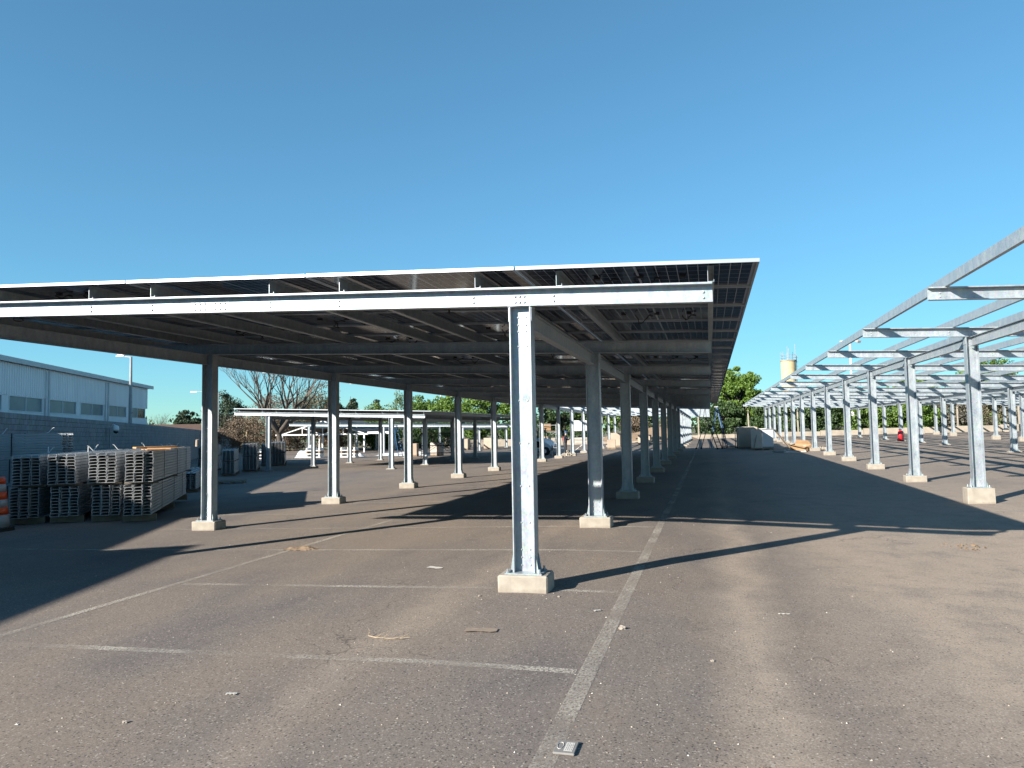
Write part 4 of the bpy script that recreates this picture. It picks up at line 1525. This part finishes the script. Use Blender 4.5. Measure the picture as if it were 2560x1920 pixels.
def tree(label, x, y, H, rx, mat, trunk=.25, clumps=60, per=90, size=.32, bark='bark', kind='tree', base=.15, crown_z=None, group='trees around the lot', cr=.26, shape='round'):
    z0 = g(x, y) - .06
    name = {'tree': 'leafy_tree', 'shrub': 'shrub', 'conifer': 'conifer'}[kind]
    t = thing(name, label, 'tree' if kind != 'shrub' else 'shrub', (x, y, z0), random.uniform(0, 6), group)
    zc0 = H * base
    cs, rs = [], []
    for k in range(clumps):
        d = rng.normal(size=3)
        d /= np.linalg.norm(d)
        r = .45 + .55 * rng.random() ** .6
        zz = (d[2] * r * .5 + .5)
        zz = min(max(zz, 0.02), .98)
        if shape == 'cone':
            f = (1 - zz) ** .7 + .18
        elif shape == 'bush':
            f = 1.0 if zz < .6 else 1 - (zz - .6) * 1.4
        else:
            f = 1.0
        cs.append((d[0] * r * rx * f * .85, d[1] * r * rx * f * .85, zc0 + zz * (H - zc0) * .96))
        rs.append(rx * cr * (.6 + .8 * rng.random()) * (max(f, .55) * 1.5 if shape == 'cone' else 1))
    m = MB()
    top = H * (.95 if shape == 'cone' else .62)
    lean = random.uniform(-.05, .05) * H
    m.tube([(0, 0, -.3), (lean * .2, 0, H * .15), (lean * .6, 0, top * .6), (lean, 0, top)], [trunk, trunk * .85, trunk * .6, trunk * .2], 8)
    for k in range(0, len(cs), max(1, len(cs) // 16)):
        c = cs[k]
        zs = max(H * .12, min(top * .9, c[2] * .55))
        m.tube([(lean * zs / top, 0, zs), (c[0] * .55, c[1] * .55, (zs + c[2]) / 2 + .1), c], [trunk * .4, trunk * .22, trunk * .08], 5)
    m.build('trunk', bark, t, True, False)
    link('crown', leaves_mesh(cs, rs, int(per * 1.7), size * .74, mat), t, False)
    return t


def bare_tree(label, x, y, H, spread, trunk, depth=6, bark='bark', twig='twigs_brown', split=3, group='bare trees', seed=3, fork=.22, name='bare_tree', haze=0):
    rd = random.Random(seed)
    t = thing(name, label, 'tree', (x, y, g(x, y) - .06), 0, group)
    m1, m2 = MB(), MB()
    tips = []

    def grow(p, d, L, r, lev):
        n = 3
        pts, rr = [p], [r]
        q = p.copy()
        for i in range(n):
            d = (d + Vector((rd.uniform(-1, 1), rd.uniform(-1, 1), rd.uniform(-.3, .9))) * .13).normalized()
            q = q + d * (L / n)
            pts.append(q.copy())
            rr.append(r * (1 - .45 * (i + 1) / n))
        (m1 if lev < 3 else m2).tube(pts, rr, 7 if lev < 2 else (5 if lev < 3 else 3), cap=False)
        if lev >= depth:
            tips.append(q)
            return
        k = split if lev else split + 4
        for i in range(k):
            a = 6.283 * (i + rd.random() * .8) / k
            if lev == 0:
                tilt = rd.uniform(.25, .95) * spread
            else:
                tilt = rd.uniform(.2, .6)
            ref = Vector((math.cos(a), math.sin(a), 0))
            nd = (d * math.cos(tilt) + ref * math.sin(tilt))
            nd.z += .12
            nd.normalize()
            st = pts[rd.choice((2, 3, 3))] if lev else pts[-1]
            grow(st, nd, L * (rd.uniform(.62, .9) if lev else rd.uniform(.85, 1.2) * 1.25), r * .55 * rd.uniform(.7, 1.1), lev + 1)
    grow(Vector((0, 0, -.3)), Vector((rd.uniform(-.05, .05), 0, 1)), H * fork + .3, trunk, 0)
    m1.build('trunk', bark, t, True, False)
    m2.build('crown', twig, t, False, False)
    return t


bare_tree('big leafless tree with spreading limbs above the far solar carport', -42.7, 67.7, 8.6, 1.05, .46, 6, 'bark', 'twigs_brown', 3, seed=8, fork=.27)
GT = 'trees around the lot'
# shrubs and trees behind the wall (left)
bare_tree('leafless brown tree just right of the warehouse end', -79.3, 92.5, 6.2, 1.2, .16, 5, 'pale_bark', 'twigs_brown', 3, seed=2, fork=.14)
bare_tree('leafless brown tree above the house roof', -73.5, 96.0, 5.4, 1.3, .15, 5, 'pale_bark', 'twigs_brown', 3, seed=4, fork=.14)
bare_tree('low leafless tree between the house roof and the pine', -68.5, 98.5, 5.0, 1.3, .14, 5, 'pale_bark', 'twigs_brown', 3, seed=5, fork=.14)
tree('small olive green tree at the warehouse corner', -70.5, 77.5, 5.0, 1.5, 'leaf_olive', .12, 26, 60, .30)
tree('dark pine right of the near left column', -69.0, 95.5, 8.8, 3.8, 'leaf_pine', .25, 60, 110, .34, base=.08, kind='conifer')
tree('smaller dark pine partly hidden by the near left column', -75.0, 94.0, 6.2, 2.2, 'leaf_pine', .2, 40, 80, .34, base=.1, kind='conifer')
for k, (x, y, H, rx, lb) in enumerate(((-55.2, 78.6, 4.6, 3.2, 'brown dry thicket left of the big leafless tree'), (-49.5, 80.5, 4.4, 2.8, 'brown dry thicket right behind the big leafless trunk'),
                                       (-44.2, 81.5, 5.0, 2.8, 'dry tangled thicket behind the truss shelter'))):
    tree(lb, x, y, H, rx, 'leaf_dry', .1, 60, 70, .22, 'twigs_brown', 'shrub', .02, shape='bush')
for k, (x, y, H, sd_, lb) in enumerate(((-57.5, 80.5, 5.5, 21, 'leafless scrub tree left of the big leafless tree'), (-46.0, 80.0, 7.5, 22, 'leafless grey tree right of the big leafless tree'), (-52.0, 86.0, 7.0, 23, 'leafless thin tree behind the big leafless tree'))):
    bare_tree(lb, x, y, H, 1.1, .16, 5, 'pale_bark', 'twigs_brown', 3, seed=sd_, fork=.15)
tree('olive brown half leafed tree left of the second left column', -49.3, 87.0, 9.0, 3.4, 'leaf_olive', .2, 70, 80, .26, 'pale_bark', base=.1)
for x, y, H, lb in ((-57.0, 111.5, 7.6, 'left one of the three dark conifers'), (-54.6, 107.0, 8.3, 'tallest middle one of the three dark conifers'), (-52.3, 111.0, 7.6, 'right one of the three dark conifers')):
    tree(lb, x, y, H, 2.1, 'leaf_pine', .16, 70, 90, .36, kind='conifer', base=.05, shape='cone', group='dark conifers beyond the lot')
tree('green tree below the dark conifers', -48.5, 108, 5.8, 3.4, 'leaf_green', .2, 46, 80, .36)
tree('airy pale green tree left of the third left column', -43.5, 101, 8.6, 2.5, 'leaf_pale', .15, 40, 42, .30, cr=.30)
tree('green tree behind the third left column', -37.3, 92.8, 7.0, 2.6, 'leaf_green', .2, 55, 90, .34)
tree('bright green tree left of the fourth left column', -33.0, 91.0, 7.2, 2.8, 'leaf_bright', .2, 60, 100, .34)
tree('bright green tree right of the fourth left column', -28.6, 90.8, 7.6, 3.2, 'leaf_bright', .2, 70, 100, .34)
tree('bright green tree left of the nearest column', -23.6, 92.0, 7.4, 3.2, 'leaf_bright', .2, 70, 100, .34)
tree('dark green tree behind the nearest column', -18.2, 94.5, 7.0, 3.2, 'leaf_dark', .2, 60, 90, .36)
tree('yellowish green tree behind the person and the stand', -14.0, 96.0, 7.0, 3.0, 'leaf_bright', .2, 60, 90, .34)
tree('dark green tree behind the bare far beams', -9.0, 97.0, 6.2, 3.0, 'leaf_dark', .2, 60, 90, .36)
tree('olive shrub under the far bare beams', -4.5, 94.0, 4.2, 2.6, 'leaf_olive', .15, 46, 70, .3, kind='shrub', base=.03, shape='bush')
tree('dry shrub behind the low wall left of the lane end', -8.6, 90.5, 3.2, 2.2, 'leaf_dry', .1, 40, 70, .26, 'twigs_brown', kind='shrub', base=.02, shape='bush')
tree('big bright green tree at the end of the lane', 3.6, 96.0, 8.9, 3.3, 'leaf_bright', .3, 110, 120, .36, base=.12, cr=.22)
tree('dark undergrowth tree below the big green tree', 1.5, 93.5, 4.6, 2.8, 'leaf_dark', .2, 60, 90, .34, base=.05)
tree('dark leafy shrub right of the big green tree', 6.6, 92.5, 4.8, 2.6, 'leaf_dark', .15, 60, 90, .32, kind='shrub', base=.02, shape='bush')
hx = [(9.4, 'ivy covered hedge mound left of the sixth right column', 'leaf_dark'), (12.6, 'dark hedge mound behind the fifth right column', 'leaf_dark'), (15.8, 'hedge mound with bright tips behind the fourth right column', 'leaf_green'),
      (18.6, 'green hedge mound left of the red extinguisher', 'leaf_green'), (21.2, 'brightest green bush beside the red extinguisher', 'leaf_bright')]
for k, (x, lb, mt) in enumerate(hx):
    tree(lb, x, 89.6 - .35 * k, [5.4, 5.2, 5.3, 5.1, 5.3][k], 2.6, mt, .12, 60, 90, .30, kind='shrub', base=.0, shape='bush', group='hedge along the far wall')
for k, (x, y, H, rx, mt, lb) in enumerate(((25.0, 90, 5.0, 2.8, 'leaf_grey', 'grey dry shrub right of the red extinguisher'), (28.6, 91, 5.2, 2.8, 'leaf_olive', 'olive shrub behind the farther frame columns'),
                                           (32.6, 90, 5.0, 3.0, 'leaf_grey', 'brown grey shrub above the pale low wall at the right'), (36.8, 90, 5.2, 3.0, 'leaf_dry', 'dry brown shrub behind the nearest right column'),
                                           (41.0, 90, 5.2, 3.0, 'leaf_grey', 'grey shrub at the right picture edge'))):
    tree(lb, x, y, H, rx, mt, .1, 60, 70, .26, 'twigs_brown', kind='shrub', base=.0, shape='bush', group='shrubs behind the low wall')
for x, y, H, rx, lb in ((34.0, 106, 8.8, 3.6, 'green tree crown seen between the right hand beams'), (41.5, 104, 9.2, 3.8, 'green tree crown behind the nearest right hand column'), (27.5, 112, 8.0, 3.2, 'green tree low behind the right hand beams'),
                        (47.5, 112, 10.6, 4.0, 'taller green tree above the right hand beams'), (38.5, 118, 10.4, 3.4, 'tall green tree seen through the right hand frame'), (54, 106, 8.8, 4.0, 'green tree at the far right picture edge')):
    tree(lb, x, y, H, rx, 'leaf_green', .25, 60, 90, .38)
tree('dark green tree between the olive tree and the conifers', -47.9, 88.5, 6.4, 2.6, 'leaf_dark', .2, 60, 80, .32)
tree('green tree below the airy pale tree', -43.0, 90.6, 5.8, 3.0, 'leaf_green', .2, 60, 80, .32)
tree('grey brown thin leafed tree behind the big leafless trunk', -50.5, 79.0, 7.2, 4.2, 'leaf_dry', .2, 110, 60, .20, 'pale_bark', base=.05)
tree('green shrub below the truss shelter beam', -38.5, 83.0, 3.4, 3.0, 'leaf_green', .1, 50, 80, .28, kind='shrub', base=.02, shape='bush')
tree('green shrub right of the truss shelter', -32.5, 84.5, 3.2, 3.0, 'leaf_dark', .1, 50, 80, .28, kind='shrub', base=.02, shape='bush')
# continuous dark wood far behind
cs, rs = [], []
for k in range(420):
    a = R(random.uniform(-52, 34))
    d_ = random.uniform(135, 170)
    cs.append((d_ * math.sin(a), d_ * math.cos(a), random.uniform(.3, 4.2)))
    rs.append(random.uniform(1.6, 2.8))
o = link('distant_trees', leaves_mesh(cs, rs, 60, .7, 'leaf_dark'))
tag(o, 'low dark band of distant trees behind everything', 'trees', kind='stuff')

# ------------------------------------------------------------------ small things on the asphalt
t = thing('marker_plate', 'small grey ground plate with a pale printed sticker beside the lane line', 'marker plate', (-.775, 3.90, g(-.775, 3.9) + .003))
o = link('plate', bevel_box('plate', .112, .155, .012, 'marker_grey', .003), t, False)
MB().box(-.005, .040, -.052, .052, .0125, .0132).build('sticker', 'paper', t, inv=False)
m = MB()
for q in range(4):
    yy = -.046
    while yy < .036:
        L_ = random.uniform(.006, .022)
        m.box(.003 + q * .0095, .0062 + q * .0095, yy, min(yy + L_, .047), .01335, .0137)
        yy += L_ + random.uniform(.003, .010)
tag(m.build('print', 'ink', t, inv=False), kind='stuff')
m = MB()
m.tube([(-.030 + .016 * math.cos(a), .004 + .040 * math.sin(a), .0134) for a in np.linspace(0, 6.283, 17)], .0018, 4)
m.build('outline', 'paper', t, inv=False)


def stone(label, x, y, s, mat='stone', flat=.6):
    bm = bmesh.new()
    bmesh.ops.create_icosphere(bm, subdivisions=2, radius=.5)
    for v in bm.verts:
        k = 1 + .35 * math.sin(v.co.x * 9 + x * 5) * math.sin(v.co.y * 8 + y * 3) + random.uniform(-.12, .12)
        v.co = Vector((v.co.x * s * k, v.co.y * s * .75 * k, v.co.z * s * flat * k))
    me = bpy.data.meshes.new('stone')
    bm.to_mesh(me)
    bm.free()
    me.materials.append(MATS[mat])
    o = link('stone', me)
    o.location = (x, y, g(x, y) + s * flat * .3)
    o.rotation_euler = (0, 0, random.uniform(0, 6))
    return tag(o, label, 'stone', 'loose stones on the asphalt')


stone('pale flat stone right of the lane line, nearest the nearest footing', -.75, 6.27, .062)
stone('small pale stone in the dusty lane', -.03, 5.61, .03)
stone('small stone on the asphalt, lowest near the left corner', -3.42, 3.77, .032)
stone('white chip at the left edge of the asphalt', -4.08, 3.64, .025, 'paper', .35)
stone('pale stone at the left corner of the nearest footing', -2.3, 7.25, .034)
stone('small pale stone at the right corner of the nearest footing', -1.5, 7.32, .03)


def scrap(name, label, x, y, w, d, mat, rz, cat):
    n = 5
    vs = [((i / n - .5) * w, (j / 2 - .5) * d * (1 + .2 * math.sin(i * 2.1)), .004 + .005 * abs(math.sin(i * 1.7 + j))) for j in range(3) for i in range(n + 1)]
    k = len(vs)
    vs += [(a, b, c - .003) for a, b, c in vs]
    fs = []
    for j in range(2):
        for i in range(n):
            q = j * (n + 1) + i
            fs += [(q, q + 1, q + n + 2, q + n + 1), (k + q + n + 1, k + q + n + 2, k + q + 1, k + q)]
    o = MB().add(vs, fs).build(name, mat)
    o.location = (x, y, g(x, y) + .003)
    o.rotation_euler = (0, 0, rz)
    return tag(o, label, cat)


scrap('cardboard_scrap', 'flat brown cardboard scrap on the asphalt left of the lane line', -1.89, 5.99, .27, .10, 'dirty_card', .1, 'scrap')
scrap('paper_scrap', 'white paper sliver lowest in the picture, left of centre', -3.07, 4.3, .07, .025, 'paper', .2, 'scrap')
scrap('paper_scrap', 'crumpled white paper scrap left of the nearest footing', -3.35, 8.75, .20, .09, 'paper', -.3, 'scrap')
scrap('paper_scrap', 'small white sliver beside the lane line in front of the footing', -1.04, 6.83, .07, .03, 'paper', .5, 'scrap')
scrap('paper_scrap', 'pale strip lying right of the nearest footing shadow', .6, 7.2, .10, .012, 'paper', .05, 'scrap')
mound('dirt_clump', 'small brown dirt clump on the middle bay line', (-6.05, 10.2, g(-6.05, 10.2) - .005), .26, .13, .045, 'dry_soil', 'dirt')
# dry twig
t = thing('twig', 'dry pale twig with side shoots lying on the asphalt', 'twig', (-2.62, 5.67, g(-2.62, 5.67) + .004), R(-8))
t.scale = (.68, .68, .6)
MB().tube([(-.26, .1, .03), (-.22, .0, .012), (-.1, -.02, .006), (.05, -.01, .008), (.2, .03, .01), (.32, .06, .03)], [.004, .006, .007, .006, .005, .003], 5).build('stem', 'dry_twig', t, inv=False)
for a, b in (((-.24, .04, .02), (-.30, .12, .07)), ((-.1, -.02, .008), (-.02, .06, .06)), ((.0, -.01, .008), (.03, .09, .07)), ((.12, .01, .01), (.26, -.03, .03)), ((.2, .03, .01), (.28, .10, .06)), ((.05, -.01, .01), (-.05, -.06, .015))):
    MB().tube([a, ((a[0] + b[0]) / 2 + .01, (a[1] + b[1]) / 2, (a[2] + b[2]) / 2 + .01), b], [.004, .003, .002], 4).build('shoot', 'dry_twig', t, inv=False)
# grit scattered over the lot
m = MB()
for k in range(1300):
    d_ = 3 + 22 * random.random() ** 1.7
    a = R(random.uniform(-52, 24))
    x, y = d_ * math.sin(a), d_ * math.cos(a)
    s_ = random.uniform(.003, .010) * (1 + .02 * d_)
    p = Vector((x, y, g(x, y)))
    top = p + Vector((random.uniform(-.3, .3) * s_, random.uniform(-.3, .3) * s_, s_ * .7))
    an = random.uniform(0, 6)
    ring = [p + Vector((s_ * math.cos(an + i * 1.57) * random.uniform(.6, 1.1), s_ * math.sin(an + i * 1.57) * random.uniform(.5, .9), -.002)) for i in range(4)]
    m.add(ring + [top], [(0, 1, 4), (1, 2, 4), (2, 3, 4), (3, 0, 4)], random.choice((0, 0, 0, 0, 0, 1, 2)))
tag(m.build('grit', ['rubble', 'paper', 'dry_soil']), 'fine pale grit scattered over the asphalt', 'grit', kind='stuff')
heap('broken_asphalt', 'line of broken asphalt chips beside a shallow crack at the right', (3.45, 12.0, g(3.4, 12)), .30, .012, 'dry_soil', 26, 'rubble', .035)
for o_ in list(bpy.data.objects):
    if o_.get('kind') == 'stuff' and o_.parent is not None and 'category' in o_:
        del o_['category']
